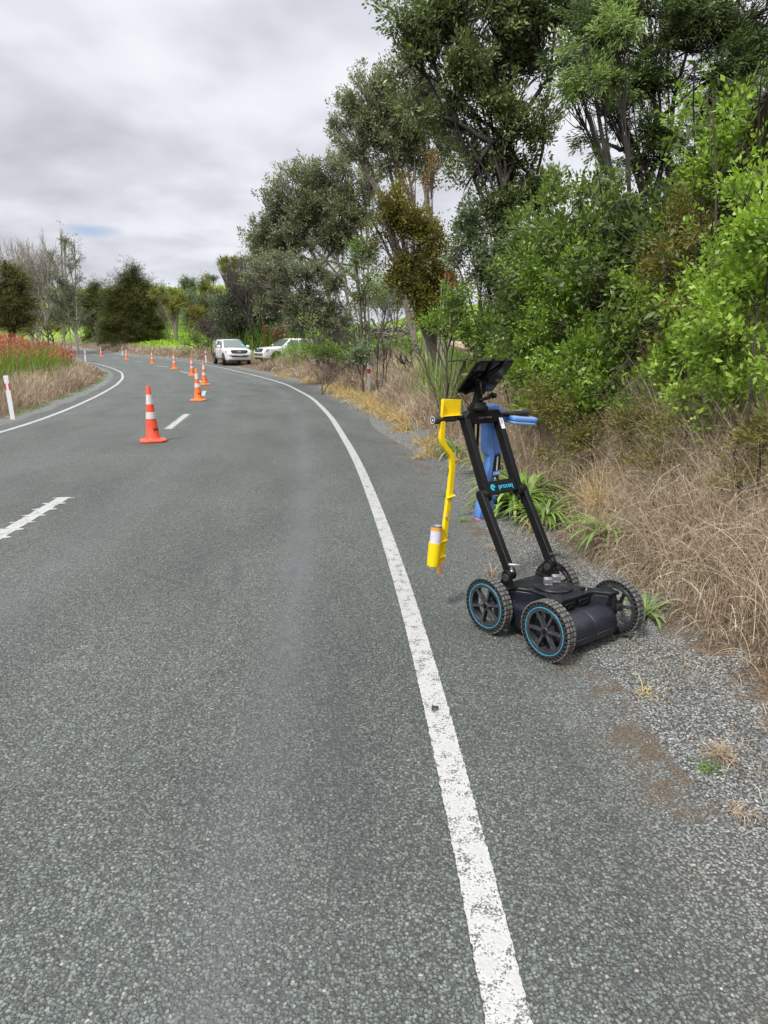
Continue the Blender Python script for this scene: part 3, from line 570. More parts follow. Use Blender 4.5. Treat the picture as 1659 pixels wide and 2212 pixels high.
def bare_tree(name, label, cat, base, height, spread, bark, r0, levels=5, nstem=4, group=None, lean=(0, 0), leafmat_=None, nleaf=0, leafL=.2, seed=1, up=.35, split=3, twigmin=.01):
    rs = np.random.default_rng(seed); bx, by = base; bz = H1(bx, by) - .05; root = empty(name, (bx, by, bz), 0, label, cat, group); br = Branches(); tips = []
    def grow(p, d_, ln, r, lv):
        n = 5; pts = [p]; dd = d_.copy()
        for i in range(n):
            dd = unit(dd + rs.normal(0, .12, 3) + np.array([0, 0, up * .12])); pts.append(pts[-1] + dd * ln / n)
        br.tube(np.array(pts), np.linspace(r, r * .55, n + 1), 5 if lv > 2 else 3)
        if lv <= 2: tips.append((pts[-1], dd))
        if lv == 0: return
        for k in range(split if lv > 1 else 4):
            t = pts[-1] if k < 2 else pts[rs.integers(2, n)]
            nd = unit(dd + rs.normal(0, .42, 3) * spread + np.array([0, 0, up * .3])); grow(t, nd, ln * (.62 + .22 * rs.random()), max(r * .55, twigmin), lv - 1)
    for s_ in range(nstem):
        d0 = unit(np.array([rs.normal(0, .28) * spread + lean[0], rs.normal(0, .28) * spread + lean[1], 1.0])); grow(np.array([rs.normal(0, .15), rs.normal(0, .15), 0.]), d0, height * .34, r0, levels)
    br.build('trunk', M[bark], root)
    if leafmat_:
        tp = np.array([t[0] for t in tips]); td = np.array([t[1] for t in tips]); sel = rs.integers(0, len(tp), nleaf)
        P = tp[sel] + rs.normal(0, leafL * 1.3, (nleaf, 3)); V, Q, T = leaves_mesh(P, td[sel] + rs.normal(0, .6, (nleaf, 3)), leafL * (.6 + .8 * rs.random(nleaf)), leafL * .38, .2)
        np_obj('crown', V, Q, M[leafmat_], root, tint=T)
    return root
# ------------------------------------------------------------------ the survey cart
CX, CY, CR = 0.9246, 3.5165, 0.6198          # local x: across the cart, local y: towards its handle
def on_cart(x, y, z): c, s = math.cos(CR), math.sin(CR); return (CX + x * c - y * s, CY + x * s + y * c, z)
def capsule(a, b, r, n=8):
    """outline of a bar with round ends in a plane"""
    a = Vector(a); b = Vector(b); t = (b - a).normalized(); an = math.atan2(t.y, t.x); o = []
    for k in range(n + 1): q = an + math.pi / 2 + math.pi * k / n; o.append((a.x + r * math.cos(q), a.y + r * math.sin(q)))
    for k in range(n + 1): q = an - math.pi / 2 + math.pi * k / n; o.append((b.x + r * math.cos(q), b.y + r * math.sin(q)))
    return o
XR = lambda x, y, h: (h, x, y)
def make_wheel(parent):
    W2, R1, RB, RT_ = 0.0275, 0.127, 0.1515, 0.157
    # rim: face ring, six flared spokes, barrel
    m = MB(); m.lathe([(.103, -W2 + .001), (.127, -W2 + .001), (.127, -W2 + .016), (.112, -W2 + .018), (.112, W2 - .004), (.127, W2 - .002), (.127, W2), (.108, W2), (.108, -W2 + .014), (.103, -W2 + .010)], XR, 72, close=True)
    for k in range(6):
        a = math.pi / 6 + k * math.pi / 3 + .1; ca, sa = math.cos(a), math.sin(a)
        def fr(p, q, x, ca=ca, sa=sa): return (x, p * ca - q * sa, p * sa + q * ca)
        m.prism([(.014, -.0078), (.06, -.0062), (.092, -.0066), (.107, -.0105), (.107, .0105), (.092, .0066), (.06, .0062), (.014, .0078)], -W2 + .003, -W2 + .015, fr)
        m.prism([(.014, -.003), (.106, -.003), (.106, .003), (.014, .003)], -W2 + .013, -W2 + .034, fr)
    m.lathe([(.0, -W2 + .0005), (.021, -W2 + .0005), (.023, -W2 + .003), (.023, W2), (0, W2)], XR, 28)
    wh = m.build('wheel', M['rim'], parent, bevel=.0012, seg=1)
    # tyre: sidewalls pierced by 36 round recesses, blocks on the tread
    m = MB(); ns = 36; RH = .1400; hr = .0088; da = 2 * math.pi / ns; P = lambda r, a, x: (x, r * math.cos(a), r * math.sin(a))
    for sgn in (-1, 1):
        xs = sgn * W2
        for k in range(ns):
            a0 = k * da; n = 12; inner = []; outer = []; deep = []
            for j in range(n):
                q = 2 * math.pi * j / n; cr_, sr2 = math.cos(q), math.sin(q)
                inner.append(P(RH + hr * cr_, a0 + hr * 1.05 * sr2 / RH, xs)); deep.append(P(RH + hr * .92 * cr_, a0 + hr * sr2 / RH, xs - sgn * .019))
                mx = max(abs(cr_), abs(sr2)); u_, v_ = cr_ / mx, sr2 / mx
                rr = RH + (u_ * (RB - RH) if u_ > 0 else u_ * (RH - R1)); outer.append(P(rr, a0 + v_ * da / 2, xs - sgn * (.002 if abs(u_) > .99 else 0)))
            b_ = len(m.v); m.v += inner + outer + deep; m.v = m.v
            for j in range(n):
                j2 = (j + 1) % n; m.f.append((b_ + j, b_ + j2, b_ + n + j2, b_ + n + j)); m.f.append((b_ + j, b_ + 2 * n + j, b_ + 2 * n + j2, b_ + j2))
            m.f.append(tuple(b_ + 2 * n + j for j in range(n)))
    m.lathe([(R1, -W2 + .002), (R1, W2 - .002)], XR, 72); m.lathe([(RB, -W2 + .002), (RB + .002, 0), (RB, W2 - .002)], XR, 72)
    ty = m.build('tyre', M['rubber'], wh, smooth=40)
    m = MB()
    def block(pts, h=.0062):
        lo = [P(RB - .001, a, x) for a, x in pts]; ca = sum(p[0] for p in pts) / len(pts); cx = sum(p[1] for p in pts) / len(pts)
        hi = [P(RB - .001 + h, ca + (a - ca) * .86, cx + (x - cx) * .88) for a, x in pts]; n = len(pts)
        m.add(lo + hi, [tuple(range(n, 2 * n))] + [(i, (i + 1) % n, n + (i + 1) % n, n + i) for i in range(n)])
    for k in range(ns):
        a = k * da
        for sgn in (-1, 1):
            e = W2 * sgn; long = k % 2 == (0 if sgn > 0 else 1)
            block([(a - .062, e), (a + .062, e), (a + .068, e * .55), (a + .0, e * (.42 if long else .6)), (a - .068, e * .55)])
        if k % 2 == 0: block([(a - .10, 0), (a, .0085), (a + .10, 0), (a, -.0085)], .0056)
        else: block([(a - .05, -.013), (a + .05, -.006), (a + .05, .006), (a - .05, -.002)], .0056); block([(a - .05, .006), (a + .05, .013), (a + .05, .017), (a - .05, .011)], .0056)
    m.build('tread', M['tread'], ty, smooth=0)
    m = MB(); m.lathe([(.1200, -W2 - .0002), (.1205, -W2 - .0012), (.1232, -W2 - .0012), (.1238, -W2 - .0002)], XR, 90); m.build('accent_ring', M['cyan'], wh)
    m = MB(); m.lathe([(0, -W2 - .006), (.0095, -W2 - .006), (.0105, -W2 - .004), (.0105, -W2 + .001)], XR, 6); m.lathe([(.013, -W2 - .001), (.015, -W2 - .001), (.015, -W2 + .001)], XR, 20); m.build('hub_nut', M['black'], wh, smooth=0)
    return wh
cart = empty('survey_cart', (CX, CY, 0.004), CR, 'black four wheeled ground radar cart with folding handle frame, standing on the gravelly shoulder', 'survey cart')
w0 = make_wheel(cart); w0.location = (-.2795, .2115, .157); w0.rotation_euler = (R(8), 0, 0)
for x, y, rz, rx_ in ((-.2795, -.2115, 0, 20), (.2795, -.2115, math.pi, 33), (.2795, .2115, math.pi, 5)):
    c = copy_tree(w0, cart); c.location = (x, y, .157); c.rotation_euler = (R(rx_), 0, rz)
# deck with its four wings
half = [(.10, -.158), (.135, -.165), (.185, -.235), (.243, -.245), (.247, -.165), (.165, -.115), (.128, -.055), (.125, .05), (.165, .115), (.243, .165), (.243, .235), (.18, .225), (.12, .205)]
deck = half + [(-x, y) for x, y in half[::-1]]
FZ = lambda a, b, x: (a, b, x)
m = MB(); m.prism(deck, .243, .262, FZ); m.build('deck', M['navytop'], cart, bevel=.005, seg=3)
inset = [(x * .965, y * .955) for x, y in deck]; n = len(inset)
m = MB(); vs = [(x * .93, y * .93, .125) for x, y in inset] + [(x, y, .2432) for x, y in inset]
m.add(vs, [tuple(range(n))[::-1], tuple(range(n, 2 * n))] + [(i, (i + 1) % n, n + (i + 1) % n, n + i) for i in range(n)])
m.build('skirt', M['navy'], cart, bevel=.006, seg=2)
m = MB()      # rounded tub and the two antenna lobes
def lobe(y0, sg, x1=.222, r0=.075):
    pr = []
    st = [(-x1, .0), (-x1 + .006, .42), (-x1 + .02, .72), (-x1 + .045, .93), (-x1 + .08, 1.0), (-.004, 1.0), (-.002, .975), (.002, .975), (.004, 1.0), (x1 - .08, 1.0), (x1 - .045, .93), (x1 - .02, .72), (x1 - .006, .42), (x1, 0)]
    prof = [(-.02, .195), (.05, .197), (.09, .19), (.125, .168), (.148, .138), (.155, .112), (.152, .098), (.1555, .095), (.15, .065), (.13, .045), (.10, .038), (-.02, .038)]
    nP = len(prof); vs = []
    for x, f in st:
        for a, z in prof: vs.append((x, sg * (y0 + a * (0.35 + .65 * f if a > 0 else 1)), .105 + (z - .105) * (.25 + .75 * f)))
    m.add(vs, [(i * nP + j, i * nP + (j + 1) % nP, (i + 1) * nP + (j + 1) % nP, (i + 1) * nP + j) for i in range(len(st) - 1) for j in range(nP)] + [tuple(range(nP)), tuple(range((len(st) - 1) * nP, len(st) * nP))])
lobe(.145, -1); lob = m.build('front_housing', M['navy'], cart, smooth=40)
m = MB(); lobe(.13, 1, .215); m.build('rear_housing', M['navy'], cart, smooth=40)
m = MB(); m.box((0, 0, .115), (.43, .30, .14)); m.build('antenna_housing', M['navy'], cart, bevel=.03, seg=4)
m = MB(); m.lathe([(0, .2625), (.098, .2625), (.102, .266), (.102, .272), (.099, .275), (0, .275)], lambda x, y, h: (x, y, h), 56); m.build('antenna_cover', M['navytop'], cart)
for (x, y, rz) in ((-.015, .028, .9), (.058, .035, .9)):
    m = MB(); rot = Matrix.Rotation(rz, 3, 'Z')
    m.box((x, y, .279), (.05, .044, .008), rot); m.box((x, y, .291), (.036, .036, .018), rot)
    for k in range(6): o = rot @ Vector((-.019 + k * .0076, 0, 0)); m.box((x + o.x, y + o.y, .295), (.004, .043, .030), rot)
    m.box((x + (rot @ Vector((0, -.024, 0))).x, y + (rot @ Vector((0, -.024, 0))).y, .285), (.012, .006, .016), rot)
    m.build('connector', M['alu'], cart, bevel=.0015, seg=1)
m = MB(); m.box((.105, -.115, .268), (.03, .012, .010)); m.build('latch', M['black'], cart, bevel=.002)
m = MB(); m.lathe([(0, .282), (.007, .282), (.007, .27), (.009, .262)], lambda x, y, h: (x + .125, y - .118, h), 16); m.build('aerial_socket', M['steel'], cart)
for x in (-.06, .055):
    m = MB(); m.box((x, -.160, .215), (.085, .016, .045)); m.build('port_cover', M['black'], cart, bevel=.006, seg=3)
    m = MB(); m.tube([(x - .015, -.170, .21), (x - .008, -.176, .222), (x + .008, -.176, .222), (x + .015, -.170, .21)], .0035, 8); m.build('port_ring', M['black'], cart)
for sx in (-1, 1):
    for sy in (-1, 1):
        m = MB(); m.lathe([(0, .12 * 0 + sx * .17), (.018, sx * .17), (.018, sx * .25), (0, sx * .25)], lambda a, b, h: (h, a + sy * .2115, b + .157), 18); m.box((sx * .225, sy * .205, .195), (.03, .055, .10)); m.build('axle_bracket', M['navy'], cart, bevel=.003)
# handle frame. (y, z) of the pivot, elbow and head
PV, EL, HD = Vector((.157, .315)), Vector((.415, .72)), Vector((.614, 1.135))
def bar(x, a, b, hw, th, name, mat, ends=True, bevel=.003):
    m = MB(); m.prism(capsule(a, b, hw) if ends else capsule(a, b, hw, 1), x - th / 2, x + th / 2, lambda p, q, h: (h, p, q)); o = m.build(name, M[mat], cart, bevel=bevel); return o
up = (HD - EL).normalized(); nrm = Vector((-up.y, up.x)); 
for sx in (-1, 1):
    ua = EL + up * -.015; ub = HD + up * .0
    b = bar(sx * .128, ua, ub, .026, .036, 'upper_arm', 'black')
    m = MB(); fo = Vector((up.y, -up.x)) * .0262
    for q0, q1 in ((ua + fo, ub + fo),):
        m.tube([(sx * .128 - .0178, q0.x, q0.y), (sx * .128 - .0178, q1.x, q1.y)], .0022, 6)
    m.build('worn_edge_highlight', M['edge'], b)  # thin paler strip painting the highlight along the worn corner
    lo = (PV - EL).normalized(); la = EL - lo * .005; lb = PV - lo * .01
    b = bar(sx * .165, la, lb, .0265, .036, 'lower_arm', 'black')
    m = MB(); fo = Vector((lo.y, -lo.x)); fo = fo if fo.x < 0 else -fo; fo = fo * .0262
    m.tube([(sx * .165 - .0178, la.x + fo.x, la.y + fo.y), (sx * .165 - .0178, lb.x + fo.x, lb.y + fo.y)], .0022, 6); m.build('worn_edge_highlight', M['edge'], b)  # same painted highlight strip down the lower arm's worn corner
    m = MB(); m.lathe([(0, -.024), (.03, -.024), (.033, -.018), (.033, .018), (.03, .024), (0, .024)], lambda a, b_, h: (sx * .145 + h, EL.x + a, EL.y + b_), 26); m.build('elbow_joint', M['black'], cart)
    m = MB(); m.lathe([(0, .0), (.014, .0), (.016, .02), (.012, .034), (0, .036)], lambda a, b_, h: (sx * .095 + a, EL.x - .035 - h * .4, EL.y - .03 + b_ - h * .3), 8); m.build('elbow_knob', M['black'], cart, smooth=20)
    # pivot bracket: foot plate, cheek, round cap and T-handled bolt
    xb = sx * .165 - .0 + (-.034 if sx < 0 else -.032)
    m = MB(); m.prism([(.125, .262), (.20, .262), (.205, .27), (.19, .30)] + [(PV.x + .032 * math.cos(q), PV.y + .01 + .032 * math.sin(q)) for q in [math.pi * k / 8 for k in range(9)]] + [(.125, .30), (.115, .27)], xb - .012, xb + .012, lambda p, q, h: (h, p, q)); m.box((xb, .16, .266), (.085, .1, .010)); bk = m.build('pivot_bracket', M['black'], cart, bevel=.003)
    m = MB(); m.lathe([(0, xb - .0165), (.021, xb - .0165), (.023, xb - .012)], lambda a, b_, h: (h, PV.x + a, PV.y + b_), 28); m.build('pivot_cap', M['grip'], bk)
    m = MB(); m.lathe([(0, .385), (.009, .385), (.010, .355), (.013, .352), (.013, .345)], lambda a, b_, h: (xb + .025 + a, .150 + b_, h), 14); m.box((xb + .025, .135, .389), (.018, .060, .011), Matrix.Rotation(.7, 3, 'Z')); m.build('clamp_handle', M['steel'] if sx < 0 else M['grip'], bk, bevel=.002)
# cross plate with the maker's word, head block, handlebar, grips
rot = Matrix.Rotation(math.atan2(up.x, up.y), 3, 'X').inverted() if False else Matrix.Rotation(-math.atan2(up.x, up.y), 3, 'X')
pc = EL + up * .034; m = MB(); m.box((0, pc.x, pc.y), (.225, .034, .078), rot); cp = m.build('cross_plate', M['black'], cart, bevel=.004)
def face_frame(x, yz, off, yaw=0.0, roll=0.0):
    """a matrix for print lying on the front (towards local -y) face of the upper frame"""
    base = Matrix.Rotation(-math.atan2(up.x, up.y), 4, 'X') @ Matrix.Rotation(math.pi / 2, 4, 'X')
    n_ = Vector((0, -up.y, up.x)); return Matrix.Translation(Vector((x, yz[0], yz[1])) + n_ * off) @ base
text_obj('lettering', 'proceq', .041, M['cyantext'], cp, face_frame(.022, pc, .0176), spacing=.98, bold=.0006)
m = MB(); A = face_frame(-.078, pc, .0176)
def disc_arc(m_, A, r0, r1, a0, a1, n=20):
    vs = []
    for k in range(n + 1):
        q = a0 + (a1 - a0) * k / n; vs += [A @ Vector((r0 * math.cos(q), r0 * math.sin(q), 0.0003)), A @ Vector((r1 * math.cos(q), r1 * math.sin(q), .0003))]
    m_.add(vs, [(2 * k, 2 * k + 1, 2 * k + 3, 2 * k + 2) for k in range(n)])
disc_arc(m, A, .007, .019, .9, 5.2); disc_arc(m, A @ Matrix.Translation((.008, .004, 0)), 0, .009, 0, 6.28); m.build('emblem', M['cyantext'], cp, smooth=0)
m = MB(); m.prism([(-.142, 1.112), (-.142, 1.148), (-.118, 1.178), (.118, 1.178), (.142, 1.148), (.142, 1.112), (.108, 1.100), (-.108, 1.100)], .586, .640, lambda a, b_, h: (a, h, b_)); hb = m.build('head_block', M['black'], cart, bevel=.006, seg=3)
FR = lambda x, y, z: Matrix.Translation((x, y, z)) @ Matrix.Rotation(math.pi / 2, 4, 'X')
text_obj('lettering', 'SWISS', .015, M['print_grey'], hb, FR(-.024, .5856, 1.135)); text_obj('lettering', 'MADE', .015, M['print_grey'], hb, FR(.040, .5856, 1.135)); text_obj('lettering', '+', .02, M['print_red'], hb, FR(.009, .5855, 1.136), bold=.001)
m = MB(); m.tube([(-.30, .612, 1.140), (.36, .612, 1.140)], .013, 16); m.build('handlebar', M['black'], cart)
for sx in (-1, 1):
    x0 = -.195 if sx < 0 else .215
    prof = [(0, 0), (.013, 0), (.0165, .005), (.018, .03), (.0165, .06), (.019, .095), (.022, .115), (.0235, .15), (.024, .165), (.021, .172), (.012, .173), (.011, .171), (0, .171)]
    m = MB(); m.lathe(prof, lambda a, b_, h: (x0 + sx * h, .612 + a, 1.140 + b_), 24); gp = m.build('grip', M['grip'], cart)
    m = MB(); m.lathe([(.0165, .1731), (.0185, .1745), (.0205, .1731)], lambda a, b_, h: (x0 + sx * h, .612 + a, 1.140 + b_), 24); m.lathe([(0.0, .1732), (.007, .1732)], lambda a, b_, h: (x0 + sx * h, .612 + a, 1.140 + b_), 12); m.build('end_cap_ring', M['sticker_white'], gp)
    m = MB(); m.box((x0 + sx * .09, .606, 1.1595), (.05, .012, .003)); m.build('grip_badge', M['sticker_white'], gp)
m = MB()
A = face_frame(.128, HD - up * .055, .0265)
m.add([A @ Vector(p) for p in ((-.0155, -.034, .0002), (.0155, -.034, .0002), (.0155, .034, .0002), (-.0155, .034, .0002))], [(0, 1, 2, 3)]); m.build('barcode_sticker', M['sticker_white'], cart, smooth=0)
m = MB()
for k in range(5): 
    m.add([A @ Vector((-.010, -.002 + k * .005 + dz, .0008)) for dz in (0, .002)] + [A @ Vector((.010 - .004 * (k % 2), -.002 + k * .005 + dz, .0008)) for dz in (.002, 0)], [(0, 1, 2, 3)])
m.build('sticker_print', M['print_grey'], cart, smooth=0)
m = MB(); m.tube([(-.045, .63, 1.11), (-.03, .64, 1.03), (-.035, .645, .98), (-.005, .65, .915), (.012, .65, .93), (.008, .645, 1.0), (.0, .635, 1.11)], .0085, 8); m.build('cable', M['black'], cart)
# mount that carries the tablet
mount = MB(); mount.lathe([(0, 1.178), (.06, 1.178), (.063, 1.186), (.06, 1.20), (.047, 1.208), (.045, 1.222), (0, 1.225)], lambda a, b_, h: (a - .03, .612 + b_, h), 26)
for dx in (-.018, .018): mount.prism([(.592, 1.215), (.640, 1.215), (.628, 1.262), (.615, 1.30), (.612, 1.345), (.592, 1.352), (.580, 1.335), (.590, 1.29), (.598, 1.255)], -.03 + dx - .005, -.03 + dx + .005, lambda p, q, h: (h, p, q))
mount.lathe([(0, -.032), (.017, -.03), (.02, 0), (.017, .03), (0, .032)], lambda a, b_, h: (-.03 + h, .596 + a, 1.338 + b_), 18)
mount.tube([(-.03, .60, 1.235), (.012, .57, 1.25), (.03, .555, 1.275)], .010, 10); mount.lathe([(0, 0), (.018, .0), (.014, .035), (0, .038)], lambda a, b_, h: (.03 + h * .6, .555 + a, 1.262 + b_), 10)
mt = mount.build('tablet_mount', M['black'], cart, bevel=.002)
m = MB(); m.tube([(-.062, .585, 1.355), (-.064, .560, 1.34), (-.064, .548, 1.29), (-.062, .55, 1.275)], [.009, .008, .006, .008], 10); m.build('clamp_lever', M['black'], mt)
m = MB(); m.lathe([(0, -.07), (.0065, -.07), (.0075, -.062)], lambda a, b_, h: (h, .583 + a, 1.352 + b_), 12); m.build('bolt', M['steel'], mt)
m = MB(); m.tube([(-.09, .60, 1.205), (-.055, .60, 1.202), (-.02, .60, 1.20)], [.012, .008, .008], 10); m.build('hose_clip', M['black'], mt)

# tablet lying tilted on the mount (top-level: held by it)
tb = empty('tablet', on_cart(.0, .590, 1.376), CR, 'black cased tablet clamped face away above the cart handle', 'tablet')
TM = Matrix.Rotation(R(-47), 4, 'X')      # local: x across, y up the tablet, z = screen side (away from the camera)
TM = Matrix(((1, 0, 0, 0), (0, -.684, .73, 0), (0, .73, .684, 0), (0, 0, 0, 1)))
def slab(w, h, z0, z1, r=.018, n=5):
    o = []
    for cx, cy, a0 in ((w / 2 - r, h / 2 - r, 0), (-w / 2 + r, h / 2 - r, 90), (-w / 2 + r, -h / 2 + r, 180), (w / 2 - r, -h / 2 + r, 270)):
        for k in range(n + 1): q = R(a0 + 90 * k / n); o.append((cx + r * math.cos(q), cy + r * math.sin(q)))
    m = MB(); m.prism(o, z0, z1, lambda a, b_, h: tuple((TM @ Vector((a, b_, h)))[:])); return m
slab(.282, .252, -.0075, .0075).build('case', M['black'], tb, bevel=.003)
m = slab(.258, .228, -.0082, -.0074, .01); m.build('back_panel', M['blackgloss'], tb)
m = slab(.25, .22, .0076, .0082, .008); m.build('screen', M['blackgloss'], tb)
m = MB(); 
def rl(pts, r, sides=8, mm=None): (mm or m).tube([tuple((TM @ Vector(p))[:]) for p in pts], r, sides)
rl([(0, 0, -.02), (-.02, .04, -.018), (-.035, .09, -.016), (-.02, .132, -.012), (-.03, .134, .006)], .0085); rl([(0, 0, -.02), (.03, .05, -.018), (.06, .10, -.016), (.075, .131, -.012), (.075, .134, .006)], .0075)
rl([(0, 0, -.02), (-.03, -.06, -.018), (-.06, -.10, -.016), (-.075, -.13, -.012), (-.075, -.134, .006)], .0075); rl([(0, 0, -.02), (.03, -.06, -.018), (.055, -.10, -.016), (.07, -.13, -.012), (.07, -.134, .006)], .0075)
rl([(0, 0, -.008), (0, 0, -.03)], .026, 20); rl([(0, 0, -.028), (0, -.0, -.05)], .012, 12); m.build('grip_bracket', M['black'], tb)
m = MB(); rl([(-.035, .10, -.0085), (-.1, .10, -.0085)], .0015, 6)
m = MB()
for k in range(24):
    pass
for (cx, cy) in ((-.107, .078),):
    o = [(cx + .020 * math.cos(R(a)), cy + .026 * math.sin(R(a))) for a in range(0, 360, 30)]; m.prism(o, -.0105, -.008, lambda a, b_, h: tuple((TM @ Vector((a, b_, h)))[:]))
cb = m.build('camera_bump', M['carblack'], tb, bevel=.0015)
m = MB()
for dx, dy in ((-.009, .009), (.006, .011), (-.010, -.008), (.003, -.002), (.007, -.013)):
    q = [tuple((TM @ Vector((-.107 + dx + .004 * math.cos(R(a)), .078 + dy + .004 * math.sin(R(a)), -.0108)))[:]) for a in range(0, 360, 30)]; m.add(q, [tuple(range(12))])
m.build('camera_lens', M['grey_plastic'], cb, smooth=0)
m = MB(); m.tube([(-.135, .05, -.10), (-.13, .035, -.125), (-.10, .02, -.165), (-.06, .01, -.175)], .0018, 6); m.build('tether', M['black'], tb); m = MB(); m.tube([(.095, .03, -.095), (.085, .03, -.12), (.06, .02, -.14)], .0015, 6); m.build('tether', M['black'], tb)

# blue cable locator hooked over the bar
LX, LY, LZ = .16, .662, .50
lc = empty('cable_locator', on_cart(LX, LY, LZ), CR, 'bright blue cable locator hooked over the handlebar of the cart', 'cable locator')
XZ = lambda y0: (lambda a, b_, h: (a - LX, h, b_ - LZ))
def lp(pts, y0, y1, name, mat, par=None, bevel=.008, seg=3):
    m = MB(); m.prism(pts, y0, y1, lambda a, b_, h: (a - LX, h, b_ - LZ)); return m.build(name, M[mat], par or lc, bevel=bevel, seg=seg)
bodyL = lp([(.068, 1.08), (.070, .96), (.080, .915), (.103, .895), (.098, .83), (.080, .76), (.064, .70), (.048, .60), (.033, .53), (.040, .508), (.085, .503), (.093, .60), (.115, .72), (.135, .80), (.148, .90), (.140, .955), (.128, 1.06), (.118, 1.10), (.085, 1.10)], -.028, .026, 'body', 'blue')
lp([(.128, 1.05), (.145, .93), (.150, .90), (.214, .905), (.236, .93), (.244, 1.0), (.240, 1.085), (.215, 1.10), (.150, 1.10)], -.022, .024, 'battery_case', 'blue')
lp([(.100, .56), (.12, .62), (.135, .72), (.138, .80), (.150, .898), (.210, .903), (.205, .80), (.185, .66), (.170, .56), (.145, .505), (.09, .505)], -.018, .022, 'blade', 'blue', bevel=.006)
sp = lp([(.146, .895), (.206, .900), (.201, .81), (.185, .70), (.150, .70), (.140, .80)], -.0205, -.0175, 'front_panel', 'carblack', bevel=.001, seg=1)
lp([(.172, .885), (.183, .886), (.178, .80), (.167, .80)], -.0212, -.0203, 'level_window', 'sticker_white', sp, bevel=0)
st = lp([(.140, .797), (.2005, .800), (.198, .772), (.141, .769)], -.0214, -.0203, 'name_plate', 'blue', sp, bevel=0)
text_obj('lettering', 'RD8200', .0165, M['sticker_white'], lc, Matrix.Translation((.1695 - LX, -.0217, .784 - LZ)) @ Matrix.Rotation(math.pi / 2, 4, 'X'), shear=.15, bold=.0002)
m = MB(); fz = lambda a, b_, h: (a - LX, -.0212, b_ - LZ)
m.prism([(.161 + .008 * math.cos(R(a)), .752 + .008 * math.sin(R(a))) for a in range(0, 360, 30)], 0, 1, lambda a, b_, h: (a - LX, -.0204 - h * .001, b_ - LZ))
m.prism([(.149, .742), (.156, .734), (.154, .712), (.160, .705), (.166, .712), (.168, .735), (.165, .742)], 0, 1, lambda a, b_, h: (a - LX, -.0204 - h * .001, b_ - LZ)); m.build('figure_symbol', M['sticker_white'], sp, smooth=0)
m = MB(); m.prism([(.168, .740), (.178, .743), (.186, .735), (.176, .726), (.168, .730)], 0, 1, lambda a, b_, h: (a - LX, -.0206 - h * .0012, b_ - LZ)); m.build('orange_symbol', M['orange_sticker'], sp, smooth=0)
lp([(.094, .575), (.102, .58), (.13, .565), (.126, .548), (.112, .55)], -.0214, -.0183, 'orange_sticker', 'orange_sticker', bevel=0)
lp([(.035, .512), (.090, .506), (.146, .508), (.144, .498), (.09, .494), (.042, .497)], -.026, .024, 'foot', 'yellow_worn' if False else 'pink', bevel=.003)
lp([(.058, 1.075), (.054, 1.13), (.058, 1.175), (.075, 1.20), (.115, 1.210), (.150, 1.203), (.185, 1.175), (.232, 1.140), (.252, 1.118), (.240, 1.098), (.205, 1.108), (.165, 1.135), (.135, 1.158), (.105, 1.158), (.098, 1.13), (.10, 1.085)], -.040, .022, 'carry_handle', 'blue', bevel=.010, seg=4)
# display head: a slab leaning slightly to the right, screen on top
def head_slab(sx, sy, z0, z1, name, mat, par=None, bevel=.01):
    o = []; r = .03; w_, h_ = sx, sy
    for cx, cy, a0 in ((w_ / 2 - r * .6, h_ / 2 - r, 0), (-w_ / 2 + r, h_ / 2 - r, 90), (-w_ / 2 + r, -h_ / 2 + r, 180), (w_ / 2 - r * .6, -h_ / 2 + r, 270)):
        for k in range(5): q = R(a0 + 90 * k / 4); o.append((cx + r * math.cos(q), cy + r * math.sin(q)))
    T = Matrix.Translation((.305 - LX, -.068, 1.112 - LZ)) @ Matrix.Rotation(R(6), 4, 'Y') @ Matrix.Rotation(R(-14), 4, 'Z') @ Matrix.Rotation(R(4), 4, 'X')
    m = MB(); m.prism(o, z0, z1, lambda a, b_, h: tuple((T @ Vector((a, b_, h)))[:])); return m.build(name, M[mat], par or lc, bevel=bevel, seg=3)
hs = head_slab(.175, .13, -.012, .018, 'display_head', 'blue'); head_slab(.166, .122, -.03, -.006, 'head_underside', 'blue_light')
T_ = head_slab(.155, .112, .0165, .0195, 'display_bezel', 'grey_plastic', hs, .001)
head_slab(.095, .075, .0195, .0212, 'display_screen', 'lcd', hs, .001)
m = MB(); m.tube([(.10, .04, .60), (.16, .05, .612), (.25, .05, .61)], [.018, .022, .012], 14); m.build('speaker_cap', M['grey_plastic'], lc)

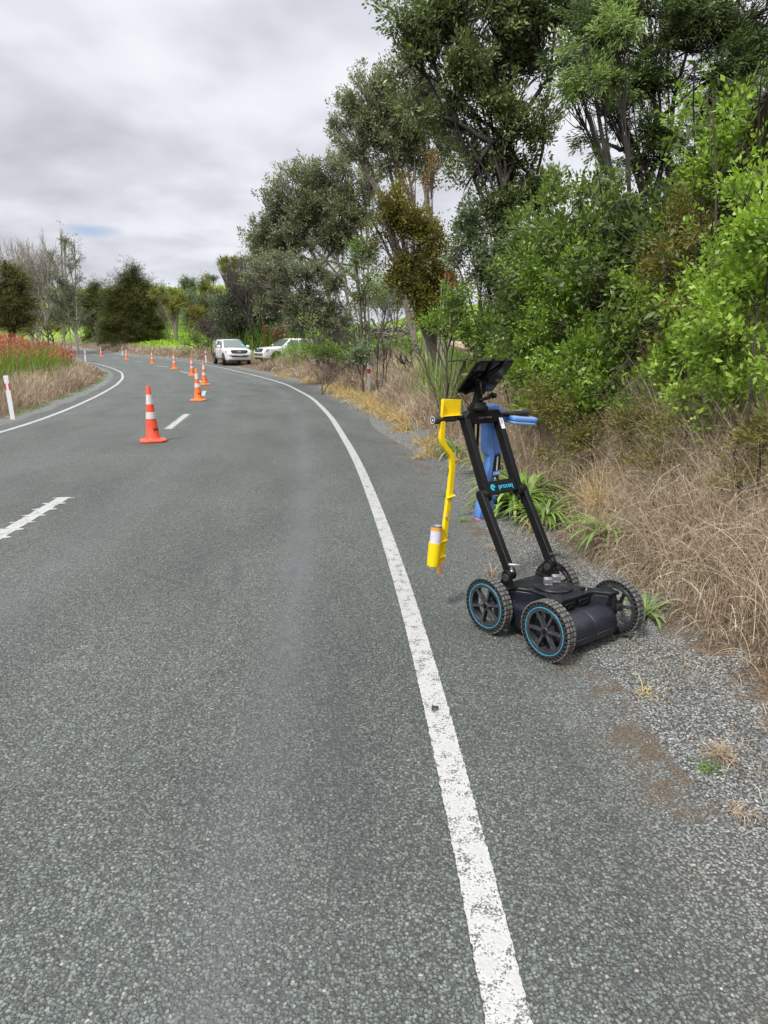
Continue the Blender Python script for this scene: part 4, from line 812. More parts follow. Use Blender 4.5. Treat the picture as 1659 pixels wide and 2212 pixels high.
# yellow marking wand hung on the left grip, with a spray can in its holder
WX, WY, WZ = -.27, .60, .24
wd = empty('marking_wand', on_cart(WX, WY, WZ), CR, 'bent yellow marking wand hanging from the left handle grip', 'marking wand')
cpth = [(-.309, 1.135), (-.309, 1.085), (-.311, 1.05), (-.303, 1.018), (-.283, .988), (-.255, .962), (-.236, .935), (-.228, .90), (-.228, .85), (-.236, .76), (-.263, .57), (-.285, .40), (-.306, .24)]
def ribbon(pts, wd_, y0, y1, name, mat, par, off=0, bevel=.0015):
    P2 = [Vector(p) for p in pts]; lft = []; rgt = []
    for i, p in enumerate(P2):
        t = (P2[min(i + 1, len(P2) - 1)] - P2[max(i - 1, 0)]).normalized(); nn_ = Vector((-t.y, t.x)); lft.append(p + nn_ * (wd_ / 2 + off)); rgt.append(p + nn_ * (off - wd_ / 2))
    n = len(P2); vs = []
    for y in (y0, y1):
        vs += [(a.x - WX, y, a.y - WZ) for a in lft] + [(a.x - WX, y, a.y - WZ) for a in rgt]
    k = 2 * n; fs = []
    for i in range(n - 1):
        fs += [(i, i + 1, n + i + 1, n + i), (k + i, k + n + i, k + n + i + 1, k + i + 1), (i, k + i, k + i + 1, i + 1), (n + i, n + i + 1, k + n + i + 1, k + n + i)]
    fs += [(0, n, k + n, k), (n - 1, k + n - 1, k + 2 * n - 1, 2 * n - 1)]
    m = MB(); m.add(vs, fs); return m.build(name, M[mat], par, bevel=bevel)
ribbon(cpth, .030, -.012, -.008, 'shaft', 'yellow', wd); ribbon(cpth, .004, -.008, .013, 'shaft_flange', 'yellow', wd, off=-.013)
ribbon([(-.295, .31), (-.306, .236)], .027, -.0125, -.0075, 'worn_tip', 'pink', wd, bevel=.001)
m = MB(); m.box((-.243 - WX, .004, 1.208 - WZ), (.145, .004, .092), Matrix.Rotation(R(4), 3, 'Y')); m.box((-.316 - WX, -.006, 1.205 - WZ), (.004, .022, .098), Matrix.Rotation(R(3), 3, 'Y')); m.box((-.245 - WX, .0, 1.164 - WZ), (.14, .036, .004)); m.build('hook_plate', M['yellow'], wd, bevel=.004)
for x_, z_, w_ in ((-.243, .70, .06), (-.305, .44, .075), (-.318, .345, .08)):
    m = MB(); m.box((x_ - WX, -.016, z_ - WZ), (w_, .02, .006), Matrix.Rotation(R(-8), 3, 'Y')); m.build('clip', M['yellow'], wd, bevel=.0015)
m = MB(); m.tube([(-.255 - WX, -.014, .62 - WZ), (-.262 - WX, -.016, .60 - WZ), (-.275 - WX, -.016, .585 - WZ)], .0015, 6); m.tube([(-.285 - WX, -.014, .583 - WZ), (-.275 - WX, -.02, .583 - WZ)], .005, 8); m.build('trigger_wire', M['steel'], wd)
m = MB(); m.tube([(-.238 - WX, .012, .86 - WZ), (-.241 - WX, .014, .82 - WZ)], .006, 8); m.build('spring', M['carblack'], wd)
can = empty('spray_can', on_cart(-.363, WY - .006, .30), CR, 'yellow spray paint can with paper label, upside down in the wand holder', 'spray can')
tilt = Matrix.Rotation(R(6), 4, 'Y')
def cl(prof, name, mat, par=None):
    m = MB(); m.lathe(prof, lambda a, b_, h: tuple((tilt @ Vector((a, b_, h)))[:]), 32); return m.build(name, M[mat], par or can)
cl([(0, .0), (.018, .0), (.026, .004), (.0335, .016), (.0345, .03), (.0345, .135), (.0335, .137)], 'paint_coated_body', 'yellow_worn'); cl([(.0325, .135), (.0325, .212)], 'paper_label', 'can_paper')
cl([(.0327, .212), (.0327, .232)], 'orange_stripe', 'can_orange'); cl([(.0327, .232), (.034, .236), (.034, .241), (.031, .241), (.029, .232), (.015, .226), (0, .224)], 'base_rim', 'steel'); cl([(0, -.012), (.016, -.012), (.018, .0)], 'nozzle', 'white')
m = MB()
for a0, zz, wv in ((3.9, .2, .012), (4.3, .2, .02), (4.75, .2, .006), (4.1, .185, .006), (4.85, .178, .004), (4.95, .178, .003), (5.05, .178, .006)):
    q = [(.0328 * math.cos(a0 + da_), .0328 * math.sin(a0 + da_), zz + dz) for da_, dz in ((0, 0), (wv * 20 * .03 * 20 / 10, 0), (wv * 20 * .03 * 20 / 10, .004 if zz > .19 else .012), (0, .004 if zz > .19 else .012))]
    m.add([tuple((tilt @ Vector(p))[:]) for p in q], [(0, 1, 2, 3)])
m.build('label_print', M['print_black'], can, smooth=0)
m = MB(); m.lathe([(.0345, .002), (.0365, .03), (.0365, .140), (.0345, .14)], lambda a, b_, h: tuple((Matrix.Translation((-.363 - WX, -.006, .30 - WZ)) @ tilt @ Vector((a, b_, h)))[:]), 32); m.build('can_holder', M['yellow'], wd)

# ------------------------------------------------------------------ traffic cones
def make_cone(mat, letters):
    c = empty('traffic_cone', (0, 0, 0))
    m = MB(); o = [(.135, .21), (-.135, .21), (-.21, .135), (-.21, -.135), (-.135, -.21), (.135, -.21), (.21, -.135), (.21, .135)]
    vs = [(x, y, .006) for x, y in o] + [(x, y, .030) for x, y in o] + [(x * .9, y * .9, .045) for x, y in o] + [(x * .62, y * .62, .050) for x, y in o]
    n = 8; m.add(vs, [tuple(range(n))[::-1], tuple(range(3 * n, 4 * n))] + [(r_ * n + i, r_ * n + (i + 1) % n, (r_ + 1) * n + (i + 1) % n, (r_ + 1) * n + i) for r_ in range(3) for i in range(n)])
    for x, y in ((.13, .13), (-.13, .13), (.13, -.13), (-.13, -.13)): m.box((x, y, .004), (.06, .06, .01))
    m.build('base', M[mat], c, bevel=.006, seg=2)
    ZL = lambda a, b_, h: (a, b_, h); rad = lambda z: .113 - (.113 - .029) * (z - .05) / .85
    m = MB(); m.lathe([(.128, .046), (.120, .055), (rad(.075), .07), (rad(.32), .32), (rad(.32) - .002, .322), (rad(.62), .62), (rad(.895), .895), (rad(.9) - .003, .902), (rad(.9) - .010, .902), (rad(.9) - .012, .88)], ZL, 40); b = m.build('body', M[mat], c)
    for z0, z1 in ((.375, .485), (.61, .765)):
        m = MB(); m.lathe([(rad(z0) + .0005, z0), (rad(z0) + .0022, z0 + .001), (rad(z1) + .0022, z1 - .001), (rad(z1) + .0005, z1)], ZL, 40); m.build('reflective_band', M['band'], c)
    # stencilled letters on the lower body
    t = text_obj('stencil', letters, .062, M['print_black'], b, Matrix.Identity(4), depth=0.0, bold=.0015)
    for v in t.data.vertices:
        z = .20 + v.co.y; q = v.co.x / rad(z) - math.pi / 2 + .75 * (1 if letters == 'BFM' else .3); r_ = rad(z) + .0012; v.co = (r_ * math.cos(q), r_ * math.sin(q), z)
    return c
def set_down(o, x, y, rz, label, group=None, cat=None, dz=.004, rx=0, ry=0):
    o.location = (x, y, float(zr(y)) + dz); o.rotation_euler = (rx, ry, rz); tag(o, label, cat, group); return o
cr_ = make_cone('cone_red', 'BFM'); co_ = make_cone('cone_orange', 'BFM')
GRP = 'traffic cones along the centre line'
set_down(cr_, -3.80, 11.2, R(20), 'red orange traffic cone nearest the camera, faded white bands', GRP, 'traffic cone', ry=R(-.8))
spots = [(-5.29, 19.65, 'second nearest orange cone, beside a short white centre dash', 0), (-7.11, 27.5, 'orange cone standing right behind and beside the second nearest cone', 40), (-9.81, 35.6, 'slim orange cone just beyond and left of the close pair of cones', 15), (-13.19, 43.9, 'orange cone level with the marker post by the parked ute', 70), (-17.2, 51.9, 'orange cone in the bend, third to the left from the white ute', 33), (-22.43, 61., 'orange cone in front of the short post under the big dark tree', 55), (-28.46, 70.5, 'orange cone below the silvery shrub beside the big dark tree', 10), (-36.0, 82.8, 'small distant orange cone against the green roadside mound', 25), (-41.4, 90.5, 'farthest orange cone, half hidden by coral flower spikes', 60)]
for i, (x, y, lb, rz) in enumerate(spots):
    c = co_ if i == 0 else copy_tree(co_); set_down(c, x, y, R(rz), lb, GRP, 'traffic cone')

# ------------------------------------------------------------------ edge marker posts
def make_post(full_band, h=.92):
    p = empty('marker_post', (0, 0, 0)); m = MB(); m.prism([(-.048, -.012), (.048, -.012), (.048, -.004), (.03, .010), (-.03, .010), (-.048, -.004)], -.25, h, FZ); m.build('post_body', M['post_white'], p, bevel=.004)
    z0, z1 = h - .30, h - .16; m = MB()
    if full_band: m.prism([(-.050, -.014), (.050, -.014), (.050, -.004), (.031, .012), (-.031, .012), (-.050, -.004)], z0, z1, FZ)
    else:
        for s_ in (-1, 1): m.box((s_ * .038, -.0135, (z0 + z1) / 2), (.026, .003, z1 - z0)); m.box((s_ * .0495, -.006, (z0 + z1) / 2), (.003, .014, z1 - z0))
    m.build('red_band', M['post_red'], p, bevel=.001, seg=1); return p
pa = make_post(False); pb = make_post(True, .86)
PG = 'white edge marker posts'
def post(o, x, y, rz, lb, tilt_=0, z=None):
    o.location = (x, y, H1(x, y) if z is None else z); o.rotation_euler = (0, tilt_, rz); tag(o, lb, 'marker post', PG)
post(pa, -7.93, 14.65, R(5), 'leaning white marker post with red side patches at the near left verge', R(-2.2))
post(pb, -.47, 21.6, R(-12), 'white marker post with a full red band in the dead grass right of the road')
c = copy_tree(pb); post(c, -13.9, 54.6, R(15), 'white post with red band just left of the parked ute')
c = copy_tree(pa); post(c, -22.6, 52.9, R(10), 'white post on the inside of the bend behind the coral flowers', R(2))
c = copy_tree(pb); post(c, -27.7, 74.2, R(30), 'pale post far off on the bank under the big dark tree')

# ------------------------------------------------------------------ vehicles
def loft(m, stations, close=False):
    n = len(stations[0][1]) * 2 - 2; vs = []
    for x, hp in stations:
        ring = [(x, y, z) for y, z in hp] + [(x, -y, z) for y, z in hp[-2:0:-1]]; vs += ring
    fs = [(i * n + j, i * n + (j + 1) % n, (i + 1) * n + (j + 1) % n, (i + 1) * n + j) for i in range(len(stations) - 1) for j in range(n)]
    fs += [tuple(range(n)), tuple(range((len(stations) - 1) * n, len(stations) * n))[::-1]]; m.add(vs, fs)
def body_station(x, zt, wd_, zb=.48, crown=.03, sh=None):
    s_ = sh or zt - .13
    return (x, [(0, zt + crown), (wd_ * .55, zt + crown * .7), (wd_ * .86, zt - .01), (wd_ * .975, zt - .07), (wd_ * 1.0, s_ - .06), (wd_ * .99, .72), (wd_ * .985, zb + .06), (wd_ * .93, zb), (0, zb)])
def make_ute(name, canopy):
    v = empty(name, (0, 0, 0)); m = MB()
    loft(m, [body_station(2.62, .78, .70, .42, .01), body_station(2.56, .98, .80, .36), body_station(2.42, 1.06, .875, .34), body_station(2.0, 1.12, .915, .36), body_station(1.35, 1.18, .93, .42), body_station(1.05, 1.2, .93, .42), body_station(-.2, 1.2, .93, .42), body_station(-1.05, 1.2, .93, .42)] + ([body_station(-1.12, 1.2, .93, .45)] if canopy else [body_station(-2.55, 1.14, .91, .5), body_station(-2.62, 1.0, .86, .55)]))
    bd = m.build('body', M['carwhite'], v, smooth=50)
    m = MB()      # cabin
    def cab(x, zt, wt, wb=.90, zb=1.17): return (x, [(0, zt + .02), (wt * .7, zt + .01), (wt * .93, zt - .03), (wt, zt - .09), (wb, zb), (wb, zb - .05), (0, zb - .05)])
    loft(m, [cab(1.12, 1.19, .80, .86), cab(.36, 1.70, .68), cab(.10, 1.765, .70), cab(-.8, 1.77, .70)] + ([cab(-1.10, 1.74, .69)] if canopy else [cab(-1.9, 1.74, .68), cab(-2.5, 1.28, .75)]))
    m.build('cabin', M['carwhite'], v, smooth=40)
    m = MB(); m.add([(1.13, -.74, 1.215), (1.13, .74, 1.215), (.40, .60, 1.705), (.40, -.60, 1.705)], [(0, 1, 2, 3)]); m.add([(1.16, -.3, 1.25), (1.16, .3, 1.25), (.43, .25, 1.72), (.43, -.25, 1.72)], [(0, 1, 2, 3)]); m.v = []; m.f = []
    g_ = []
    for i in range(7):
        f = i / 6 * 2 - 1
        g_.append(((1.145 - .05 * f * f), f * .75, 1.228)); g_.append(((.415 - .04 * f * f), f * .61, 1.712))
    m.add([(x + .012, y, z + .012) for x, y, z in g_], [(2 * i, 2 * i + 2, 2 * i + 3, 2 * i + 1) for i in range(6)]); m.build('windscreen', M['glass'], v)
    for s_ in (-1, 1):
        for x0, x1, x2, x3 in ((.92, .30, -.32, -.32), (-.40, -.40, -1.02, -1.0)):
            m = MB(); y0 = lambda z: s_ * (.905 - (z - 1.17) / .5 * .19 + .012)
            zt = 1.665; m.add([(x0, y0(1.22), 1.22), (x3, y0(1.22), 1.22), (x2, y0(zt), zt), (x1, y0(zt), zt)], [(0, 1, 2, 3)]); m.build('side_window', M['glass'], v, smooth=0)
        m = MB(); m.box((.80, s_ * 1.03, 1.27), (.14, .24, .19)); mr = m.build('mirror', M['carwhite'], v, bevel=.05, seg=3)
        m = MB(); m.prism([(2.50, .86), (2.18, .93), (2.12, 1.0), (2.3, 1.03), (2.5, .98)], .74 * s_, .905 * s_, lambda a, b_, h: (a, h, b_)); m.build('headlight', M['lamp'], v, bevel=.012)
        m = MB(); m.box((2.545, s_ * .66, .56), (.06, .22, .10)); m.build('fog_lamp_recess', M['carblack'], v, bevel=.02)
        for xw in (1.62, -1.60):
            if xw < -2: continue
            m = MB(); m.lathe([(0, .0), (.475, .0), (.475, .012), (.0, .012)], lambda a, b_, h: (xw + a, s_ * (.925 + h), .40 + max(b_, -.05)), 40); m.build('wheel_arch', M['carblack'], v, smooth=0)
            m = MB(); m.lathe([(.22, -.10), (.27, -.12), (.36, -.12), (.385, -.09), (.385, .09), (.36, .12), (.27, .12), (.22, .10)], lambda a, b_, h: (a, h, b_), 32, close=True); wt_ = m.build('wheel', M['carblack'], v)
            m = MB(); m.lathe([(0, .075), (.06, .08), (.07, .06), (.20, .085), (.255, .105), (.262, .10), (.262, -.05), (0, -.05)], lambda a, b_, h: (a, h * (1 if s_ > 0 else -1), b_), 12); m.build('rim', M['alu'], wt_)
            wt_.location = (xw, s_ * .865, .385); wt_.rotation_euler = (0, 0, R(-14) if xw > 0 else 0)
        m = MB(); m.box((.0, s_ * .93, .41), (1.9, .13, .05)); m.build('side_step', M['carblack'], v, bevel=.02)
        for xd in (1.02, -.36, -1.04):
            m = MB(); m.box((xd, s_ * .932, .86), (.008, .012, .60)); m.build('door_gap', M['carblack'], v, smooth=0)
        for xd in (-.18, -.92):
            m = MB(); m.box((xd, s_ * .95, 1.07), (.17, .03, .03)); m.build('door_handle', M['carwhite'], v, bevel=.01)
    # face: grille with bars, badge, bumper opening, plate
    m = MB(); m.prism([(-.52, .86), (-.60, 1.0), (-.50, 1.045), (.50, 1.045), (.60, 1.0), (.52, .86), (.42, .80), (-.42, .80)], 2.50, 2.635, lambda a, b_, h: (h, a, b_)); gr_ = m.build('grille', M['carblack'], v, bevel=.02)
    m = MB(); m.box((2.645, 0, .965), (.02, .98, .022)); m.box((2.645, 0, .885), (.02, .86, .022)); m.build('grille_bar', M['chrome'], gr_, bevel=.004)
    m = MB(); m.lathe([(0, 2.665), (.11, 2.662), (.13, 2.645)], lambda a, b_, h: (h, a, .925 + b_ * .45), 20); m.build('badge', M['grey_plastic'], gr_)
    m = MB(); m.prism([(-.58, .60), (-.52, .645), (.52, .645), (.58, .60), (.5, .55), (-.5, .55)], 2.5, 2.633, lambda a, b_, h: (h, a, b_)); m.build('bumper_intake', M['carblack'], v, bevel=.01)
    m = MB(); m.box((2.642, 0, .70), (.015, .37, .115)); pl = m.build('number_plate', M['sticker_white'], v, bevel=.004)
    text_obj('lettering', 'MRU181', .10, M['print_black'], v, Matrix.Translation((2.6505, 0, .70)) @ Matrix.Rotation(math.pi / 2, 4, 'Z') @ Matrix.Rotation(math.pi / 2, 4, 'X'), bold=.002)
    m = MB(); m.box((2.35, 0, .33), (.35, 1.5, .10)); m.build('skid_plate', M['carblack'], v, bevel=.02)
    if canopy:
        m = MB(); m.box((-1.88, 0, .72), (1.50, 1.86, .10)); m.build('tray', M['carblack'], v, bevel=.01)
        m = MB(); m.box((-1.86, 0, 1.27), (1.20, 1.50, .98)); m.build('canopy', M['carwhite'], v, bevel=.06, seg=3)
        m = MB()
        for s_ in (-1, 1):
            for xx in (-1.16, -2.6): m.tube([(xx, s_ * .92, .72), (xx, s_ * .90, 1.62), (xx + (.10 if xx > -2 else -.05), s_ * .80, 1.83)], .032, 8)
            m.tube([(-2.65, s_ * .80, 1.83), (-1.06, s_ * .80, 1.83)], .032, 8); m.tube([(-1.1, s_ * .62, 1.86), (.15, s_ * .62, 1.88)], .02, 8); m.box((-1.9, s_ * .93, .66), (1.5, .03, .08))
        for xx in (-2.65, -1.9, -1.06): m.tube([(xx, -.80, 1.83), (xx, .80, 1.83)], .03, 8)
        m.box((.05, 0, 1.885), (.16, 1.3, .04)); m.build('rack', M['carblack'], v)
        m = MB()
        for k, (dx, dz, sx_, sz_) in enumerate(((0, 0, .10, .14), (.10, .10, .12, .07), (-.09, -.07, .08, .07), (.09, -.08, .07, .09), (-.07, .10, .06, .06))): m.box((.55 + dx, -.935 - .0015 * k, .86 + dz), (sx_, .008, sz_), Matrix.Rotation(.6 * k, 3, 'Y'))
        m.build('door_emblem', M['orange_sticker'], v, smooth=0)
        m = MB(); m.box((.40 + .56, .60, 1.36), (.02, .16, .14), Matrix.Rotation(R(-33), 3, 'Y')); m.build('windscreen_sticker', M['leaf_strap'] if False else M['cyan'], v)
    return v
ut = make_ute('parked_ute', True); ut.location = (-11.05, 50.7, float(zr(50.7)) + .0); ut.rotation_euler = (0, 0, math.atan2(-.911, .413))
tag(ut, 'white double cab ute with black rack and canopy, facing the road from the lay-by', 'ute')
sv = make_ute('parked_car', False); sv.location = (-7.15, 53.0, float(zr(53)) + .05); sv.rotation_euler = (0, 0, math.atan2(-.62, -.78))
tag(sv, 'white wagon half hidden behind the green reeds, bonnet pointing left', 'car')
# ------------------------------------------------------------------ grass (nobody could count it)
def stuff(name, parts, mat, label, cat):
    V = []; Q = []; T = []; n = 0
    for v, q, t in parts: V.append(v); Q.append(q + n); T.append(t); n += len(v)
    o = np_obj(name, np.concatenate(V), np.concatenate(Q), M[mat], tint=np.concatenate(T)); return tag(o, label, cat, kind='stuff')
def field(n, ylo, yhi, slo, shi, which='R', ypow=1.0, spow=1.0):
    y = ylo + (yhi - ylo) * rng.random(n) ** ypow; s = slo + (shi - slo) * rng.random(n) ** spow; x, yy = side(y, s, which); return x, yy, s
def patchy(x, y, f, thr): return (wob(x, y, f) + .5 * wob(x + 9, y - 4, f * 2.7)) > thr
def toward_road(x, y, which='R'):
    C, N = (RC, RN) if which == 'R' else (LC, LN); return -np.stack([np.interp(y, C[:, 1], N[:, 0]), np.interp(y, C[:, 1], N[:, 1])], 1)
dead = []
for n, ylo, yhi, slo, shi, h0, h1_, wd_, yp, sp_ in ((105000, 1.6, 10, 1.5, 3.3, .14, .58, .0038, 1.15, .9), (5000, 1.6, 9, 1.5, 3.2, .45, .85, .0045, 1.15, .9), (34000, 9, 20, 1.42, 3.9, .2, .5, .0085, 1.1, 1.0), (24000, 19, 44, 1.3, 3.9, .3, .7, .017, 1.1, 1.1), (7000, 58, 100, 1.1, 3.2, .35, .7, .035, 1, 1.0)):
    x, y, s = field(n, ylo, yhi, slo, shi, 'R', yp, sp_)
    cl_ = .5 + .5 * wob(x, y, 1.9); keep = rng.random(n) < .12 + 1.0 * cl_ ** 1.3; keep &= ~((np.abs(x + 8.8) < 3.2) & (np.abs(y - 50.5) < 5.5)); x, y, s, cl_ = x[keep], y[keep], s[keep], cl_[keep]; n = len(x)
    edge = sst(1.35, 1.75, s) * np.where((np.abs(x + .6) < .7) & (y > 17.5) & (y < 21.6), .15, 1.0); h = (h0 + (h1_ - h0) * rng.random(n) ** 1.3) * (.35 + .65 * edge) * (.55 + .75 * cl_)
    td = toward_road(x, y); lean = td * (.9 * rng.random((n, 1)) ** 1.5 + .1) + rng.normal(0, .6, (n, 2)); lean *= (1.3 - .3 * edge)[:, None]
    tt = np.clip(.5 + .2 * wob(x, y, .7) + .15 * wob(x + 3, y, 3.1) + rng.normal(0, .27, n), 0, 1)
    P = np.stack([x, y, Hf(x, y) - .02], 1); dead.append(blades_mesh(P, h, lean, wd_ * (.6 + .8 * rng.random(n)), 6 if ylo < 5 else 3, tt, 1.15, .38))
for n, ylo, yhi, slo, shi, wd_ in ((16000, 9, 24, .95, 3.2, .011), (18000, 22, 46, .95, 3.6, .02), (7000, 44, 62, .9, 2.6, .03)):      # inside of the bend
    x, y, s = field(n, ylo, yhi, slo, shi, 'L'); keep = (patchy(x, y, 1.2, -.7)); x, y, s = x[keep], y[keep], s[keep]; n = len(x)
    edge = sst(.9, 1.9, s); h = (.12 + .42 * rng.random(n)) * (.3 + .8 * edge); tt = np.clip(.55 + .2 * wob(x, y, 1.1) + rng.normal(0, .2, n) - .25 * (1 - edge), 0, 1)
    dead.append(blades_mesh(np.stack([x, y, Hf(x, y) - .02], 1), h, rng.normal(0, .55, (n, 2)), wd_ * (.6 + .8 * rng.random(n)), 3, tt, 1.0, .25))
# dry litter lying on the gravel and the moss line
n = 14000; x, y, s = field(n, 1.4, 14, .95, 1.75, 'R', 1.2, .65); keep = patchy(x, y, 3.1, .25) | (s > 1.42); x, y = x[keep], y[keep]; n = len(x)
dead.append(blades_mesh(np.stack([x, y, Hf(x, y) + .006], 1), .03 + .12 * rng.random(n) ** 2, rng.normal(0, 3.2, (n, 2)), .003 + .002 * rng.random(n), 3, np.clip(rng.normal(.38, .22, n), 0, 1), 1.4, .2))
stuff('dead_grass', dead, 'dead', 'long dry brown grass matted over both road verges', 'dry grass')
gold = []      # paler mats spilling onto the shoulder
for (yc, sc, r_, n) in [(24.5, 1.35, .7, 500), (22.5, 1.3, .8, 600), (20.5, 1.25, .9, 700), (18.6, 1.35, .7, 600), (17.0, 1.25, .6, 500), (15.6, 1.3, .6, 500), (14.4, 1.22, .45, 400), (13.4, 1.3, .4, 350), (12.2, 1.15, .35, 300), (29, 1.3, .8, 400), (34, 1.2, .9, 300), (10.6, 1.25, .35, 260), (9.6, 1.12, .22, 160)]:
    yy = yc + rng.normal(0, r_ * .5, n); ss = sc + rng.normal(0, r_ * .28, n); x, y = side(yy, ss); u_ = np.clip(1 - np.abs(yy - yc) / r_ * .6, .2, 1)
    gold.append(blades_mesh(np.stack([x, y, Hf(x, y)], 1), (.16 + .28 * rng.random(n)) * u_ * min(1.3, .5 + yc * .04), toward_road(x, y) * .9 + rng.normal(0, .8, (n, 2)), .005 + .0006 * yc * rng.random(n), 4, np.clip(rng.normal(.55, .2, n), 0, .93), 1.4, .3))
stuff('golden_grass', gold, 'gold', 'pale golden grass mats spilling from the right bank onto the seal', 'dry grass')
green = []
for n, ylo, yhi, slo, shi, wd_, hh, which in ((9000, 2, 9, 2.4, 4.2, .007, .4, 'R'), (9000, 9, 22, 2.6, 7, .012, .45, 'R'), (9000, 20, 46, 3.4, 6.5, .02, .4, 'R'), (5000, 8, 40, .72, 1.15, .012, .07, 'L')):
    x, y, s = field(n, ylo, yhi, slo, shi, which); keep = patchy(x, y, .9, -.1) if shi > 2 else patchy(x, y, 1.5, -.2); keep &= ~((np.abs(x + 8.5) < 4.0) & (np.abs(y - 51) < 6)); x, y = x[keep], y[keep]; n = len(x)
    green.append(blades_mesh(np.stack([x, y, Hf(x, y) - .01], 1), hh * (.4 + .8 * rng.random(n)), rng.normal(0, .45, (n, 2)), wd_ * (.6 + .8 * rng.random(n)), 3, np.clip(rng.normal(.5, .25, n), 0, 1), 1.0, .1))
# tall green reeds in front of the parked wagon and inside the bend
def reed_patch(n, xc, yc, rx, ry, h, wd_, lean=.35, thr=-9):
    x = xc + rng.normal(0, rx * .5, n); y = yc + rng.normal(0, ry * .5, n); keep = patchy(x, y, .8, thr) & (sdist(x, y)[0] > 1.9); x, y = x[keep], y[keep]; n = len(x)
    return blades_mesh(np.stack([x, y, Hf(x, y) - .02], 1), h * (.6 + .5 * rng.random(n)), rng.normal(0, lean, (n, 2)), wd_ * (.6 + .8 * rng.random(n)), 4, np.clip(rng.normal(.5, .25, n), 0, 1), 1.0, .08)
green += [reed_patch(2200, -4.9, 46.5, 1.8, 3.0, 1.5, .045), reed_patch(700, -2.6, 38, 2.4, 2.5, 1.2, .04), reed_patch(700, -8.6, 57.5, 3.4, 1.0, 2.2, .05), reed_patch(1200, .9, 14.2, 1.6, 2.6, .9, .016), reed_patch(1500, 3.0, 13.5, 1.3, 2.2, 1.2, .018)]
stuff('green_grass', green, 'green_blade', 'fresh green grass and reeds growing through the verges', 'green grass')
x, y, s = field(15000, 13, 44, 2.3, 13, 'L', .9, 1.2); keep = patchy(x, y, .35, -1.2) & (s > 2.2 + .5 * wob(x, y, .8)); x, y, s = x[keep], y[keep], s[keep]; n = len(x)
stuff('flax_reeds', [blades_mesh(np.stack([x, y, Hf(x, y) - .02], 1), (.85 + .55 * rng.random(n)) * sst(1.9, 3.4, s), rng.normal(0, .3, (n, 2)) + [.25, 0], .03 * (.6 + .8 * rng.random(n)) * np.clip(y / 26, .6, 1.6), 4, np.clip(rng.normal(.5, .22, n), 0, .95), .9, .06)], 'green_blade', 'dense green sword leaved reeds under the coral flower spikes, left of the road', 'reeds')
x, y, s = field(3400, 14, 47, 2.3, 13, 'L', .8, .9); n = len(x); hs_ = (1.2 + .6 * rng.random(n)) * (.75 + .3 * sst(3, 6, s)) * (1 + .25 * sst(34, 18, y)); lean = rng.normal(0, .1, (n, 2)); z0 = Hf(x, y)
dx = lean * hs_[:, None]; tipx = np.stack([x + dx[:, 0], y + dx[:, 1], z0 + hs_], 1); rt = np.stack([x, y, z0 - .02], 1)
wv = .006 * np.clip(y / 25, .6, 2); sd = np.stack([np.ones(n), np.zeros(n), np.zeros(n)], 1) * wv[:, None]
V = np.stack([rt - sd, rt + sd, tipx + sd * .6, tipx - sd * .6], 1).reshape(-1, 3)
stuff('flower_stalks', [(V, np.arange(n * 4).reshape(n, 4), np.repeat(rng.random(n), 4))], 'stalk', 'thin red brown stalks standing above the green reeds', 'flower stalks')
fl = []
k = 16; t = rng.random((n, k)) ** 1.2; P = (tipx[:, None] * (1 - .33 * t[..., None]) + rt[:, None] * .33 * t[..., None]).reshape(-1, 3) + rng.normal(0, .012, (n * k, 3)); keep = np.repeat(rng.random(n) < .42, k); P = P[keep]
fl.append(leaves_mesh(P, rng.normal(size=(len(P), 3)) + [0, 0, .25], .05 * (.6 + .8 * rng.random(len(P))) * np.clip(P[:, 1] / 24, .8, 1.8), .032 * np.clip(P[:, 1] / 24, .8, 1.8), .25, np.clip(rng.normal(.5, .3, len(P)), 0, 1)))
stuff('coral_flowers', fl, 'flower', 'coral red flower spikes massed over the reeds left of the road', 'flowers')
# meadow texture on the far slopes
pas = []
for n, xl, xh, yl, yh, hh, wd_ in ((14000, -2, 9, 26, 62, .10, .05), (16000, -62, -22, 78, 150, .3, .18)):
    x = xl + (xh - xl) * rng.random(n); y = yl + (yh - yl) * rng.random(n); a, b_ = sdist(x, y); keep = (a > 4) & patchy(x, y, .7, -.6) & ~((np.abs(x + 8.5) < 5.5) & (np.abs(y - 51) < 7)); x, y = x[keep], y[keep]; n = len(x)
    pas.append(blades_mesh(np.stack([x, y, Hf(x, y) - .02], 1), hh * (.4 + rng.random(n)), rng.normal(0, .6, (n, 2)), wd_, 2, rng.random(n), 1, 0))
stuff('pasture_grass', pas, 'pasture_blade', 'bright green paddock grass on the slopes beyond the trees', 'pasture')

# loose stones on the shoulder
def stones(n, f, sizes, tints, name, label, mat):
    x, y, s = f; z = Hf(x, y) if name != 'grit' else zr(y) + .004; sz = sizes
    O = np.array([(1, 0, 0), (0, 1, 0), (-1, 0, 0), (0, -1, 0), (0, 0, 1), (0, 0, -1)], float); n = len(x); a = rng.random(n) * 6.28; V = O[None] * (1 + .35 * rng.normal(size=(n, 6, 1))) * sz[:, None, None] * np.array([1, .75, .5])
    ca, sa = np.cos(a)[:, None], np.sin(a)[:, None]; vx = V[..., 0] * ca - V[..., 1] * sa; vy = V[..., 0] * sa + V[..., 1] * ca
    V = np.stack([vx + x[:, None], vy + y[:, None], V[..., 2] + z[:, None] + sz[:, None] * .25], -1)
    F = np.array([(0, 1, 4), (1, 2, 4), (2, 3, 4), (3, 0, 4), (1, 0, 5), (2, 1, 5), (3, 2, 5), (0, 3, 5)]); Q = (np.arange(n)[:, None, None] * 6 + F[None]).reshape(-1, 3)
    o = np_obj(name, V.reshape(-1, 3), Q, M[mat], tint=np.repeat(tints, 6)); return tag(o, label, 'gravel', kind='stuff')
